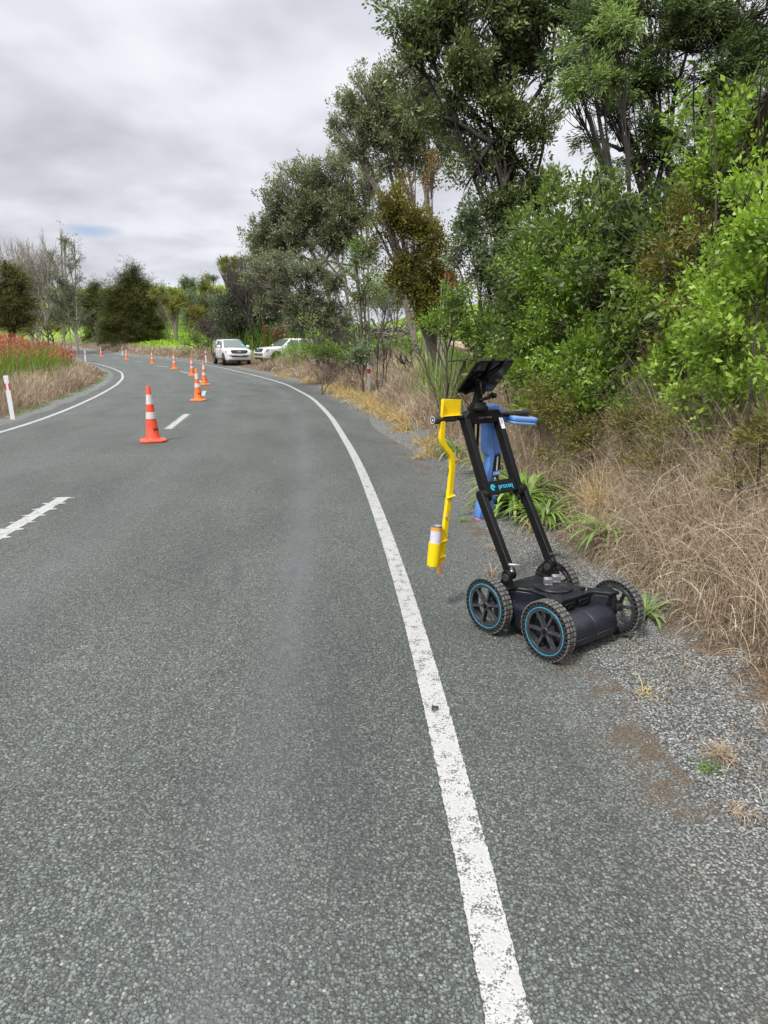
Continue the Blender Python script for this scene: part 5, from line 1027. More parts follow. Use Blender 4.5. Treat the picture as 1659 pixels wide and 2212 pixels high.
M['stone'] = leafmat('shoulder_stone', [(0, (0.06, 0.062, 0.058)), (0.5, (0.16, 0.17, 0.163)), (0.85, (0.29, 0.30, 0.29)), (0.97, (0.48, 0.48, 0.46)), (1, (0.45, 0.3, 0.15))], .8, 0, .3)
n = 52000; f = field(n, 1.2, 9.5, .68, 1.55, 'R', 1.25, .8); keep = rng.random(n) < sst(.62, 1.0, f[2] + .12 * wob(f[0], f[1], 3)); f = tuple(a[keep] for a in f); n = len(f[0])
stones(n, f, .0028 + .0042 * rng.random(n) ** 2.2, np.clip(rng.normal(.5, .27, n), 0, 1) * np.where(rng.random(n) < .5, 1, .8), 'gravel', 'loose pale grey stones along the right shoulder', 'stone')
n = 420; f = field(n, .9, 7, .25, 1.2, 'R', 1.1, .6); stones(n, f, .002 + .005 * rng.random(n) ** 2, np.clip(rng.normal(.86, .12, n), 0, 1), 'grit', 'stray pale chips lying on the seal by the edge line', 'stone')

# ------------------------------------------------------------------ clumps and tufts one can point at
def strap_clump(name, label, cat, x, y, n, ln, wd_, mat='leaf_strap', up=.55, group=None, z=None):
    root = empty(name, (x, y, H1(x, y) if z is None else z), 0, label, cat, group); a = rng.random(n) * 6.28; el = (.25 + up * rng.random(n)); segs = 6
    hd = np.stack([np.cos(a), np.sin(a), 0 * a], 1); sd = np.stack([-np.sin(a), np.cos(a), 0 * a], 1); p = hd * .03 * rng.random((n, 1)); L_ = ln * (.6 + .5 * rng.random(n)); th = (1.5 - el * .9)[:, None]; rows = []
    for i in range(segs + 1):
        t = i / segs; w_ = wd_ * (1 - (2 * t - .75) ** 2 * .55 if t < .75 else (1 - t) / .25 * .9 + .05) * .5; nr = np.cross(sd, hd)
        rows += [p - sd * w_, p + sd * w_]; p = p + (hd * np.cos(th) + np.array([0, 0, 1.0]) * np.sin(th)) * (L_ / segs)[:, None]; th = th - (.22 + .22 * rng.random((n, 1)))
    V = np.stack(rows, 1); m = 2 * (segs + 1); b_ = np.arange(n)[:, None] * m; Q = np.concatenate([b_ + np.array([2 * i, 2 * i + 1, 2 * i + 3, 2 * i + 2]) for i in range(segs)], 1).reshape(-1, 4)
    np_obj('leaves', V.reshape(-1, 3), Q, M[mat], root, tint=np.repeat(np.clip(rng.normal(.55, .25, n), 0, 1), m)); return root
def spot(u, v, y): p = at(u, v, y); return p[0], p[1], p[2]
AG = 'strap leaved lily clumps on the bank'
for u, v, y, n, ln, wd_, lb in ((1140, 960, 6.6, 170, .74, .042, 'largest lily clump, broad green strap leaves just right of the blue locator'), (1110, 1030, 6.3, 110, .6, .038, 'strap leaved lily clump behind the upper cross plate of the cart'), (1180, 1085, 5.9, 110, .5, .028, 'low lily clump with narrow leaves at the foot of the bank behind the cart'), (1325, 1040, 5.0, 50, .5, .022, 'small green lily clump alone in the dry grass right of the cart'), (985, 950, 9.6, 60, .5, .03, 'small lily clump seen between yellow wand and black cart arm'), (1395, 1290, 3.75, 26, .3, .016, 'tiny green tuft at the bank foot right of the cart wheels'), (1060, 960, 8.2, 60, .5, .03, 'green lily clump half hidden behind the blue locator')):
    x, yy, z = spot(u, v, y); strap_clump('lily_clump', lb, 'lily', x, yy, n, ln, wd_, group=AG, z=H1(x, yy))
def tuft(label, x, y, n, h, lean, wd_, mat, name='grass_tuft', droop=1.3, up=.0):
    root = empty(name, (x, y, max(H1(x, y), float(zr(y)))), 0, label, 'grass tuft', 'grass tufts on the shoulder'); a = rng.random(n) * 6.28
    P = np.stack([rng.normal(0, .02, n), rng.normal(0, .02, n), 0 * a], 1); v_, q_, t_ = blades_mesh(P, h * (.5 + .6 * rng.random(n)), np.stack([np.cos(a), np.sin(a)], 1) * lean * (.3 + rng.random((n, 1))), wd_, 6, np.clip(rng.normal(.55, .2, n), 0, .95), droop, .12); np_obj('blades', v_, q_, M[mat], root, tint=t_)
def gpt(u, v):
    dx = (u - 829.5) / FPX; dy = (v - 1106) / FPX; ry = math.cos(PITCH) - dy * math.sin(PITCH); rz = -math.sin(PITCH) - dy * math.cos(PITCH); t_ = CAMH / -rz; return dx * t_, ry * t_
for u, v, n, h, le, wd_, mat, lb in ((1290, 1160, 260, .62, 1.1, .0055, 'gold', 'large golden fountain of long dry grass at the bank foot behind the cart'), (1150, 1150, 60, .3, 1.5, .005, 'gold', 'dry straw tuft seen between the two lower cart arms'),
    (1040, 1085, 70, .28, 1.8, .005, 'gold', 'curly straw tuft on the shoulder behind the locator foot'), (905, 993, 90, .22, 2.0, .006, 'gold', 'flat straw tuft on the seal edge left of the yellow wand'), (985, 1000, 60, .22, 1.9, .006, 'gold', 'straw tuft just right of the wand bend'),
    (960, 1075, 30, .10, 1.0, .004, 'green_blade', 'small olive weed tuft left of the wand shaft'), (1000, 1128, 40, .08, 1.8, .006, 'green_blade', 'low green weed right of the wand shaft'), (1060, 1245, 60, .12, 1.8, .005, 'dead', 'brown tuft between spray can and rear wheel'), (1075, 1190, 60, .14, 2.0, .004, 'dead', 'flattened brown tuft behind the left lower arm'),
    (1555, 1640, 130, .13, 1.6, .0035, 'dead', 'dark brown weed tuft on the gravel at the lower right'), (1530, 1665, 45, .07, 1.3, .003, 'green_blade', 'yellow green tips in front of the dark brown weed tuft'), (1395, 1500, 18, .16, 2.6, .005, 'gold', 'fallen curl of dry grass on the brown dirt patch'), (1600, 1760, 60, .10, 2.2, .003, 'dead', 'scattered brown stems near the right picture edge')):
    x, y = gpt(u, v); tuft(lb, x, y, n, h, le, wd_, mat)

# ------------------------------------------------------------------ trees and shrubs
BK = 'bark'
# right of the cart: the bank of creepers and scrub (near)
GB = 'bushes along the right bank'
def bank_y(u): return 8.6 - (u - 1100) / 560 * 4.0
def bush(label, blobs, kind, mat, n, Y, **kw):
    kw.setdefault('group', GB)
    if kw.get('curtain'):      # Y is then an offset behind the face of the bank
        blobs = [(b_[0], b_[1], b_[2], b_[3] if len(b_) > 3 else b_[2], bank_y(b_[0]) + Y - 6.0) for b_ in blobs]; bx, by, _ = at(blobs[0][0], 900, bank_y(blobs[0][0]) + Y); Y = 6.0
    else: bx, by, _ = at(blobs[0][0], 900, Y)
    name = kw.pop('name', 'bush'); return tree(name, label, kw.pop('cat', 'bush'), (bx, by), blobs, kind, mat, n, Y, **kw)
CV = dict(curtain=.55, trunk_r=.014, twig_r=.003, sub=2, twigs=.15)
bush('bright green creeper sprawling over the bank at the right picture edge', [(1640, 640, 110, 90), (1570, 560, 90, 80), (1680, 470, 90, 80), (1560, 780, 100, 80), (1690, 800, 90, 90), (1500, 860, 90, 50), (1610, 420, 80, 60), (1700, 900, 70, 50), (1590, 860, 90, 46), (1480, 760, 60, 60), (1650, 380, 60, 60), (1440, 870, 70, 36), (1640, 920, 90, 40), (1540, 925, 80, 36), (1460, 925, 60, 30)], 'small', 'leaf_vine', 0, -.3, lai=8.5, scale=1.0, gap=.12, gapf=1.5, tb=.62, name='creeper', cat='creeper', **CV)
bush('upper bright creeper climbing the dark conifer at the right picture edge', [(1540, 190, 70, 60), (1610, 310, 80, 60), (1500, 300, 45, 70), (1650, 130, 60, 70), (1500, 130, 30, 30), (1680, 250, 50, 60)], 'small', 'leaf_vine', 0, .5, lai=7, scale=1.15, gap=.25, gapf=1.5, tb=.6, name='creeper', cat='creeper', **CV)
bush('broad mass of mid green creeper behind the tablet and above the dry grass', [(1330, 760, 130, 80), (1230, 700, 90, 80), (1430, 700, 90, 90), (1200, 600, 80, 70), (1290, 590, 90, 70), (1390, 850, 110, 50), (1250, 820, 90, 45), (1480, 800, 70, 60), (1150, 680, 50, 80), (1120, 780, 50, 50), (1150, 850, 60, 30), (1080, 800, 40, 40), (1330, 880, 90, 36), (1230, 880, 70, 30), (1340, 925, 80, 26), (1420, 930, 60, 26), (1150, 880, 40, 22)], 'small', 'leaf_vine', 0, .0, lai=8, scale=1.1, gap=.05, gapf=1.4, tb=.48, name='creeper', cat='creeper', **CV)
bush('glossy leaved shrub above the creeper in the middle of the right bank', [(1300, 500, 90, 60), (1200, 480, 70, 60), (1390, 560, 80, 60), (1150, 560, 60, 60), (1250, 430, 60, 60), (1350, 430, 60, 50), (1290, 370, 35, 40), (1190, 400, 40, 50), (1440, 500, 60, 60), (1110, 500, 40, 60)], 'broad', 'leaf_bush', 0, .6, lai=9, scale=.85, gap=.0, tb=.55, **CV)
bush('brown green scrub bush beside the creeper near the right picture edge', [(1480, 670, 70, 80), (1560, 660, 60, 60), (1440, 580, 60, 80), (1600, 730, 60, 50), (1510, 400, 70, 80), (1620, 540, 60, 50), (1430, 780, 50, 50), (1540, 480, 60, 60)], 'fine', 'leaf_brush', 0, -.1, lai=5.2, scale=.9, gap=.0, tb=.55, **CV)
bush('low dark scrub draped over the top of the dry grass bank', [(1250, 890, 110, 34), (1370, 915, 100, 34), (1480, 930, 90, 36), (1150, 870, 60, 28), (1600, 940, 90, 40), (1190, 850, 60, 30), (1420, 960, 70, 30), (1560, 985, 70, 30), (1300, 940, 90, 24), (1650, 960, 60, 50)], 'fine', 'leaf_brush', 0, -.9, lai=9, scale=.85, gap=.1, tb=.42, **CV)
bush('thin brownish scrub tangled through the top of the dry grass on the right bank', [(1330, 985, 110, 30), (1480, 1010, 110, 34), (1600, 1040, 90, 40), (1230, 960, 60, 26), (1560, 1110, 80, 40)], 'fine', 'leaf_brush', 0, -1.15, lai=3.6, scale=.8, gap=.1, tb=.45, **CV)
bush('dark backing shrubs filling the bank behind the creeper on the right', [(1300, 660, 190, 170), (1480, 620, 190, 200), (1640, 620, 160, 240), (1170, 680, 110, 130), (1640, 380, 110, 180), (1420, 560, 150, 130), (1120, 620, 70, 110), (1250, 800, 140, 100), (1500, 850, 140, 90), (1660, 200, 80, 120)], 'broad', 'leaf_bush', 0, 1.1, lai=8.5, scale=1.2, gap=-.5, tb=.22, curtain=1.0, trunk_r=.03, twig_r=.005)
bush('pale tipped shrub under the conifer, its leaves pale grey green', [(1040, 560, 46, 70), (1075, 470, 50, 60), (1010, 480, 32, 56), (1110, 640, 60, 70), (1060, 650, 55, 60), (985, 560, 28, 44), (1090, 560, 56, 70), (1090, 710, 60, 40)], 'broad', 'leaf_pale', 0, 12.5, lai=7.5, scale=.9, trunk_r=.04, twig_r=.006, gap=.0, tb=.42)
bush('green scrub between pasture gap and creeper, dry stems showing', [(960, 705, 60, 35), (1030, 735, 60, 36), (1100, 765, 60, 40), (900, 745, 40, 20), (990, 650, 40, 40), (1050, 700, 50, 40)], 'small', 'leaf_vine', 0, 11.8, lai=4.5, scale=1.3, trunk_r=.02, twig_r=.006, gap=.05, tb=.3)
# near trees
tree('broadleaf_tree', 'tall glossy broadleaf tree with dark bare stems, top centre right', 'tree', tuple(at(1170, 700, 12.5)[:2]),
     [(900, 40, 70, 50), (985, 20, 90, 60), (1090, 10, 110, 70), (1210, -20, 120, 80), (890, 140, 55, 50), (960, 150, 70, 60), (1060, 130, 90, 70), (1160, 120, 70, 60), (905, 230, 45, 45), (985, 260, 65, 60), (1080, 250, 80, 60), (1030, 350, 60, 50), (1110, 350, 70, 50), (1160, 280, 60, 60), (1010, 400, 36, 40), (1180, 420, 50, 50), (1090, 440, 50, 45), (1330, -30, 100, 60), (850, 30, 28, 26)],
     'broad', 'leaf_karo', 3000, 12.5, scale=1.12, bark='bark_dark', trunk_r=.08, stems=[tuple(at(1165, 700, 12.5)[:2]), tuple(at(1185, 700, 12.2)[:2]), tuple(at(1130, 700, 12.9)[:2])], gap=0.05, gapf=1.2, tb=.45, twig_r=.007, lai=9)
tree('conifer', 'dark spreading conifer at the top right with pale green outer sprays', 'conifer', tuple(at(1480, 600, 9.8)[:2]),
     [(1290, 60, 90, 70), (1400, 30, 100, 60), (1500, 50, 100, 70), (1620, 40, 100, 80), (1300, 160, 80, 50), (1400, 180, 70, 50), (1230, 210, 50, 40), (1570, 150, 90, 70), (1240, 120, 60, 50), (1450, 300, 50, 30), (1650, 230, 60, 80), (1480, 400, 60, 40), (1340, 250, 60, 36), (1410, 270, 60, 40), (1300, 300, 50, 36), (1380, 340, 60, 30), (1560, 230, 60, 50)],
     'spray', 'leaf_conifer', 2600, 9.8, scale=.78, bark='bark_dark', trunk_r=.075, gap=0.05, gapf=1.2, tb=.36, twig_r=.008, lai=9.5)
tree('conifer', 'pale feathery branch tips hanging in front of the dark conifer', 'conifer', tuple(at(1400, 620, 8.6)[:2]), [(1260, 100, 60, 50), (1290, 170, 60, 45), (1330, 60, 50, 40), (1240, 160, 35, 35), (1345, 150, 40, 35)], 'spray', 'leaf_conifer', 600, 8.6, scale=.62, bark='bark_dark', trunk_r=.05, gap=0.10, tb=.78, twig_r=.005, lai=6)
# middle distance
tree('slender_tree', 'tall thin stemmed tree rising against the sky behind the olive bush', 'tree', tuple(at(950, 700, 23)[:2]),
     [(765, 255, 50, 40), (800, 185, 45, 40), (850, 200, 50, 50), (900, 170, 50, 50), (745, 290, 35, 30), (820, 270, 55, 45), (880, 270, 60, 50), (930, 240, 50, 60), (780, 330, 40, 35), (850, 340, 45, 40), (920, 340, 50, 50), (960, 300, 40, 50), (720, 260, 16, 14), (770, 165, 18, 18), (800, 240, 60, 60), (880, 220, 60, 50), (860, 300, 60, 50)],
     'broad', 'leaf_grey', 1500, 23, scale=1.25, bark='bark_grey', trunk_r=.11, gap=0.08, gapf=1.5, tb=.58, twig_r=.013, stems=[tuple(at(u, 700, 23)[:2]) for u in (905, 925, 940, 955, 970)], lai=5)
tree('olive_tree', 'olive brown small leaved tree in the centre, left of the broadleaf tree', 'tree', tuple(at(960, 740, 16)[:2]),
     [(812, 412, 30, 24), (800, 470, 34, 26), (850, 440, 40, 34), (830, 500, 36, 24), (890, 480, 48, 40), (870, 540, 55, 40), (930, 540, 48, 50), (900, 600, 60, 45), (950, 620, 48, 50), (920, 660, 45, 40), (960, 690, 40, 45), (850, 590, 30, 30), (840, 470, 40, 34), (820, 440, 34, 24), (900, 560, 60, 50), (910, 510, 50, 36), (930, 640, 56, 50)],
     'small', 'leaf_olive', 1900, 16, scale=1.75, trunk_r=.09, gap=-0.15, gapf=1.4, tb=.5, twig_r=.008, lai=7.5)
tree('rusty_creeper', 'rusty brown creeper strands hanging on the thin stems above the olive tree', 'creeper', tuple(at(940, 720, 18)[:2]), [(885, 400, 20, 30), (930, 380, 18, 40), (975, 620, 20, 40)], 'small', 'leaf_rust', 380, 18, scale=1.6, trunk_r=.02, gap=0.20, tb=.5, twig_r=.006)
tree('multi_stem_tree', 'wide grey green tree with many bare leaning stems, right of the parked vehicles', 'tree', tuple(at(775, 760, 27)[:2]),
     [(615, 400, 40, 36), (680, 375, 55, 36), (745, 370, 45, 40), (790, 400, 40, 40), (590, 450, 40, 36), (650, 450, 55, 45), (720, 440, 55, 45), (780, 460, 45, 45), (565, 505, 40, 36), (620, 520, 50, 40), (690, 510, 50, 45), (750, 520, 45, 40), (550, 545, 30, 20), (800, 540, 26, 40), (640, 480, 70, 60), (730, 490, 70, 60), (580, 520, 40, 40), (690, 420, 70, 40)],
     'broad', 'leaf_grey', 2000, 28, scale=1.35, bark='bark_grey', trunk_r=.12, gap=0.02, gapf=1.4, tb=.58, twig_r=.014, stems=[tuple(at(u, 700, 27.5)[:2]) for u in (760, 775, 790, 800)], lai=5.5)
tree('leaning_shrub', 'tangled grey twiggy shrub leaning left below the multi stemmed tree', 'shrub', tuple(at(780, 760, 26)[:2]), [(600, 580, 50, 36), (560, 600, 36, 30), (660, 590, 55, 36), (630, 640, 55, 36), (690, 650, 50, 40), (580, 660, 36, 36), (720, 690, 45, 36), (650, 700, 50, 30), (720, 600, 40, 40)], 'broad', 'leaf_grey', 1100, 26, scale=1.0, bark='bark_grey', trunk_r=.05, gap=0.10, gapf=1.5, tb=.58, twig_r=.012, lai=5.5)
tree('leafy_shrub', 'dark green shrub among the stems right of the twiggy tree', 'shrub', tuple(at(790, 760, 25)[:2]), [(770, 560, 22, 40), (785, 640, 26, 36), (760, 620, 20, 30), (800, 600, 18, 30), (790, 700, 24, 26)], 'small', 'leaf_bush', 420, 25, scale=2.6, trunk_r=.03, gap=-0.35, tb=.4)
bare_tree('thorny_shrub', 'bare brown tangle of twigs at the foot of the leaning stems', 'shrub', tuple(at(770, 770, 29)[:2]), 2.6, 1.5, 'bark_grey', .03, 5, 6, lean=(-.6, 0), seed=5, up=.3)
bare_tree('dead_tree', 'dead grey tree skeleton between multi stemmed tree and pasture gap', 'tree', tuple(at(800, 760, 26)[:2]), 3.6, .8, 'bark_grey', .06, 4, 3, lean=(.05, 0), seed=11, up=.6)
bare_tree('dead_sticks', 'two bare dark sticks standing in front of the green pasture gap', 'dead branch', tuple(at(822, 790, 20.5)[:2]), 2.0, .35, 'bark_dark', .03, 2, 3, lean=(.1, 0), seed=3, up=.8, split=2)
bare_tree('dead_sticks', 'dead twig leaning left across the green pasture gap', 'dead branch', tuple(at(915, 765, 19)[:2]), 1.0, .8, 'bark_dark', .012, 3, 2, lean=(-.9, 0), seed=8, up=.2)
tree('leafy_thicket', 'mid green thicket behind the heap of dead branches', 'bush', tuple(at(850, 660, 46)[:2]), [(815, 625, 40, 30), (870, 615, 50, 30), (920, 640, 40, 36), (780, 650, 36, 36), (850, 655, 60, 20)], 'small', 'leaf_bush', 0, 46, scale=3.4, trunk_r=.05, gap=-.3, tb=.6, lai=5)
tree('round_shrub', 'low bright green shrub on the pasture left of the olive tree', 'shrub', tuple(at(860, 690, 30)[:2]), [(860, 640, 36, 18), (835, 655, 24, 16), (890, 655, 26, 16)], 'small', 'leaf_vine', 260, 30, scale=2.6, trunk_r=.03, gap=-0.35, tb=.45)
tree('low_shrub', 'low leafy shrub at the bank top left of the red banded post', 'shrub', tuple(at(690, 790, 22)[:2]), [(700, 760, 60, 16), (770, 765, 40, 22), (640, 765, 34, 16)], 'small', 'leaf_vine', 360, 23, scale=2.0, trunk_r=.02, gap=-0.10, tb=.3)
tree('pale_shrub', 'small pale grey green shrub at the foot of the dead sticks', 'shrub', tuple(at(785, 790, 21)[:2]), [(785, 760, 26, 26), (770, 775, 22, 14)], 'broad', 'leaf_pale', 130, 21, scale=1.2, trunk_r=.02, gap=-0.35, tb=.4)
tree('pohutukawa_tree', 'dense rounded dark tree with pale leaf tips standing behind the white ute', 'tree', tuple(at(530, 770, 59)[:2]), [(505, 660, 40, 36), (545, 650, 45, 36), (580, 680, 34, 46), (525, 700, 55, 40), (490, 700, 26, 36), (560, 720, 45, 30), (600, 720, 26, 40)], 'broad', 'leaf_dark', 1500, 59, scale=3.1, trunk_r=.25, gap=-0.35, tb=.45, twig_r=.03, lai=10.5)
tree('spiky_tree', 'grey green tree above and behind the rounded dark tree', 'tree', tuple(at(640, 745, 60)[:2]), [(570, 590, 36, 34), (545, 560, 30, 26), (600, 560, 34, 34), (540, 610, 30, 22), (580, 530, 30, 24), (610, 620, 30, 34)], 'broad', 'leaf_grey', 800, 59, scale=2.5, bark='bark_grey', trunk_r=.2, gap=-0.35, tb=.4, twig_r=.025)
bare_tree('dead_tree', 'reddish brown bare twigs spreading left above the rounded dark tree', 'tree', tuple(at(560, 745, 57)[:2]), 7.0, .7, 'bark', .06, 5, 4, lean=(-.22, 0), seed=21, up=.6, twigmin=.022)
# left of the road
G_L = 'trees beyond the bend'
tree('totara_tree', 'big dark conical tree standing alone on the outside of the bend', 'tree', (at(290, 745, 93)[0], 93.0),
     [(290, 585, 18, 20), (280, 610, 34, 26), (310, 620, 28, 26), (255, 635, 36, 28), (290, 650, 48, 30), (325, 655, 26, 30), (245, 670, 36, 28), (285, 690, 55, 34), (325, 695, 34, 30), (250, 710, 36, 28), (300, 725, 50, 26), (340, 710, 16, 18), (265, 730, 36, 16), (315, 735, 36, 12)],
     'spray', 'leaf_totara', 2300, 93, scale=4.4, bark='bark_dark', trunk_r=.35, gap=-0.35, tb=.42, twig_r=.04, group=G_L, lai=10.5)
tree('totara_tree', 'second dark tree tucked against the left of the big conical tree', 'tree', (at(205, 740, 118)[0], 118.0), [(205, 620, 22, 20), (190, 645, 26, 26), (220, 650, 26, 30), (195, 685, 30, 30), (215, 710, 26, 26), (200, 730, 26, 14)], 'spray', 'leaf_totara', 800, 118, scale=5.4, bark='bark_dark', trunk_r=.25, gap=-0.35, tb=.42, twig_r=.04, group=G_L, lai=10.5)
tree('silvery_shrub', 'silvery green shrub at the foot of the big conical tree', 'shrub', (at(228, 748, 101)[0], 101.0), [(228, 718, 18, 22), (222, 735, 20, 14), (238, 738, 14, 12), (218, 700, 10, 14), (228, 742, 18, 8)], 'broad', 'leaf_pale', 260, 101, scale=4.0, trunk_r=.08, gap=-0.35, tb=.3, twig_r=.03, group=G_L, lai=8.8)
tree('totara_tree', 'broad dark brownish tree at the left picture edge', 'tree', (at(20, 720, 52)[0], 52.0), [(20, 585, 30, 22), (45, 610, 32, 22), (0, 620, 45, 30), (50, 650, 36, 26), (10, 660, 50, 30), (-45, 600, 40, 40), (60, 690, 24, 18), (20, 695, 50, 26), (-40, 680, 40, 40), (10, 563, 8, 14)], 'spray', 'leaf_totara', 1700, 52, scale=2.5, bark='bark_dark', trunk_r=.25, gap=-0.35, tb=.52, twig_r=.03, group=G_L, lai=8.8)
bare_tree('bare_tree', 'leafless pale grey tree behind the left edge tree', 'tree', (at(75, 720, 78)[0], 78.), 11.2, .6, 'bark_pale', .12, 5, 6, seed=31, up=.7, twigmin=.02, group=G_L)
bare_tree('bare_tree', 'second leafless tree with fine twigs, left of the tall sparse tree', 'tree', (at(95, 720, 84)[0], 84.), 10.0, .55, 'bark_pale', .10, 5, 4, seed=34, up=.7, twigmin=.02, group=G_L)
tree('sparse_tree', 'tall sparse grey green tree with thin stems right of the bare tree', 'tree', (at(130, 722, 80)[0], 80.), [(133, 497, 8, 14), (138, 520, 10, 16), (160, 530, 18, 22), (170, 560, 14, 22), (110, 560, 16, 26), (150, 570, 18, 26), (100, 600, 20, 22), (130, 610, 22, 26), (125, 650, 26, 26), (155, 640, 22, 30), (120, 690, 30, 24), (160, 690, 24, 20), (172, 600, 10, 18)], 'broad', 'leaf_grey', 900, 80, scale=2.9, bark='bark_pale', trunk_r=.1, gap=0.00, gapf=1.6, tb=.45, twig_r=.035, stems=[(at(u, 722, 80)[0], 80.) for u in (135, 150, 165)], group=G_L, lai=2.8)
bare_tree('bare_tree', 'low pale leafless branches fanning out beside the dark second tree', 'tree', (at(175, 735, 124)[0], 124.), 9.5, 1.0, 'bark_pale', .12, 5, 5, lean=(-.55, 0), seed=36, up=.4, twigmin=.022, group=G_L)
tree('scrub_shrub', 'yellowish scrub under the bare trees behind the coral flowers', 'shrub', (at(100, 745, 66)[0], 66.), [(100, 705, 26, 10), (60, 712, 24, 8), (130, 708, 20, 8)], 'small', 'leaf_yellow', 260, 66, scale=6, trunk_r=.05, gap=-0.35, tb=.3, twig_r=.02)
tree('scrub_shrub', 'grey green thicket behind the tall sparse tree', 'shrub', (at(120, 735, 92)[0], 92.), [(100, 690, 50, 26), (160, 680, 40, 26), (50, 690, 40, 26), (10, 680, 60, 30), (150, 640, 30, 26)], 'broad', 'leaf_grey', 700, 92, scale=4, trunk_r=.1, gap=-0.35, tb=.3, twig_r=.03)
# hillside beyond the ute
GH = 'trees on the far hillside'
def hilltree(u, v, r, Y, mat, lb, name='hill_tree', n=150, rv=None, kind='broad', sc=None, tb=.45):
    gv = 745 - (H1(at(u, v, Y)[0], Y) - CAMH) / Y * 1430; gm = (v + gv) / 2; gh = max(4, (gv - v) * .5)
    x = at(u, v, Y)[0]; rv = rv or r; z = H1(x, Y); c = at(u, v, Y)[2]
    tree(name, lb, 'tree', (x, Y), [(u, v, r, rv), (u - r * .4, v + rv * .35, r * .6, rv * .5), (u + r * .45, v + rv * .3, r * .6, rv * .55), (u, gm, r * .8, gh)], kind, mat, n, Y, scale=sc or Y / 24., trunk_r=.16, lai=8.8, gap=-0.35, tb=tb, twig_r=.05, group=GH)
for a in ((405, 622, 20, 130, 'leaf_far', 'tall rounded tree on the skyline left of the hilltop', 'hill_tree', 240, 22), (440, 620, 14, 135, 'leaf_yellow', 'pointed olive tree on the skyline beside the tall rounded tree', 'hill_tree', 160, 24), (352, 628, 14, 140, 'leaf_far', 'pale tree on the skyline just right of the big conical tree', 'hill_tree', 160, 16), (375, 640, 16, 125, 'leaf_brush', 'dull brown tree below the skyline trees', 'hill_tree', 160, 20), (408, 646, 22, 112, 'leaf_pale', 'blue green rounded tree in the middle of the hillside', 'hill_tree', 260, 22), (440, 655, 18, 108, 'leaf_dark', 'dark shrub right of the blue green rounded tree', 'hill_tree', 180, 18), (462, 634, 18, 118, 'leaf_brush', 'dark scrub just below the green hilltop', 'hill_tree', 180, 12), (490, 640, 16, 112, 'leaf_yellow', 'yellowish scrub tree below the hilltop, near the rounded dark tree', 'hill_tree', 150, 16), (352, 655, 14, 118, 'leaf_far', 'grey green tree beside the big conical tree', 'hill_tree', 150, 18), (470, 655, 20, 104, 'leaf_far', 'green thicket at the right end of the hillside', 'hill_tree', 180, 12), (425, 672, 20, 84, 'leaf_olive', 'golden olive bush on the paddock with spreading crown', 'hill_tree', 220, 9)):
    hilltree(a[0], a[1], a[2], a[3], a[4], a[5], a[6], a[7], a[8])
tree('hill_tree', 'small round topped tree alone on the hilltop skyline', 'tree', (at(456, 612, 160)[0], 160.), [(450, 600, 7, 7), (461, 600, 7, 8)], 'broad', 'leaf_far', 100, 160, scale=6, trunk_r=.25, gap=-0.35, tb=.4, twig_r=.05, group=GH)
def cabbage(u, v, Y, h, r, lb, n=5, seed=1):
    x = at(u, v, Y)[0]; z = H1(x, Y); top = at(u, v, Y)[2]; root = empty('cabbage_tree', (x, Y, z), 0, lb, 'cabbage tree', GH); br = Branches(); rs = np.random.default_rng(seed); Vs = []
    for i in range(n):
        c = np.array([rs.normal(0, r * .45), rs.normal(0, r * .35), (top - z) + rs.normal(0, h * .16)]); br.tube(bez(np.zeros(3), np.array([c[0] * .2, c[1] * .2, c[2] * .6]), c, 6), np.linspace(.16, .08, 6), 6)
        k = 170; Vs.append(leaves_mesh(np.repeat(c[None], k, 0) + rs.normal(0, .06, (k, 3)), rs.normal(size=(k, 3)) + [0, 0, .2 - .35 * (i % 2)], r * .62 * (.7 + .5 * rs.random(k)), .085, .1, np.clip(rs.normal(.6, .25, k), 0, 1)))
    br.build('trunk', M['bark_grey'], root); V = np.concatenate([a[0] for a in Vs]); np_obj('crown', V, np.arange(len(V)).reshape(-1, 4), M['leaf_yellow'], root, tint=np.concatenate([a[2] for a in Vs]))
cabbage(376, 655, 88, 4, 1.7, 'shaggy cabbage tree on the paddock right of the big conical tree', 9, 1)
cabbage(491, 580, 118, 5, 1.9, 'tall yellow green cabbage tree on the skyline', 6, 2)
cabbage(507, 572, 112, 5, 1.5, 'thinner cabbage tree on the skyline next to the dead twigs', 4, 3)
tree('roadside_bush', 'light green bush on the bank left of the parked ute', 'bush', (at(430, 745, 66)[0], 66.), [(420, 728, 22, 18), (400, 742, 18, 14), (440, 745, 22, 18), (425, 760, 26, 12)], 'small', 'leaf_bush', 420, 64, scale=6, trunk_r=.05, gap=-0.35, tb=.55, twig_r=.02)
tree('roadside_bush', 'dark purple brown bush behind the left of the parked ute', 'bush', (at(450, 740, 68)[0], 68.), [(448, 705, 22, 20), (460, 730, 24, 24), (435, 700, 16, 12), (465, 755, 16, 16)], 'fine', 'leaf_brush', 420, 67, scale=3.2, trunk_r=.06, gap=-0.35, tb=.14, twig_r=.02)
bare_tree('dead_shrub', 'heap of bare brown branches over the roof of the ute', 'shrub', (at(470, 745, 63)[0], 63.), 3.6, 1.6, 'bark', .06, 4, 8, lean=(.2, 0), seed=44, up=.2, twigmin=.02)
bare_tree('thin_shrub', 'thin bare sapling on the paddock left of the cabbage tree', 'shrub', (at(362, 700, 92)[0], 92.), 5, .6, 'bark_grey', .05, 4, 3, seed=45, up=.6, twigmin=.02)
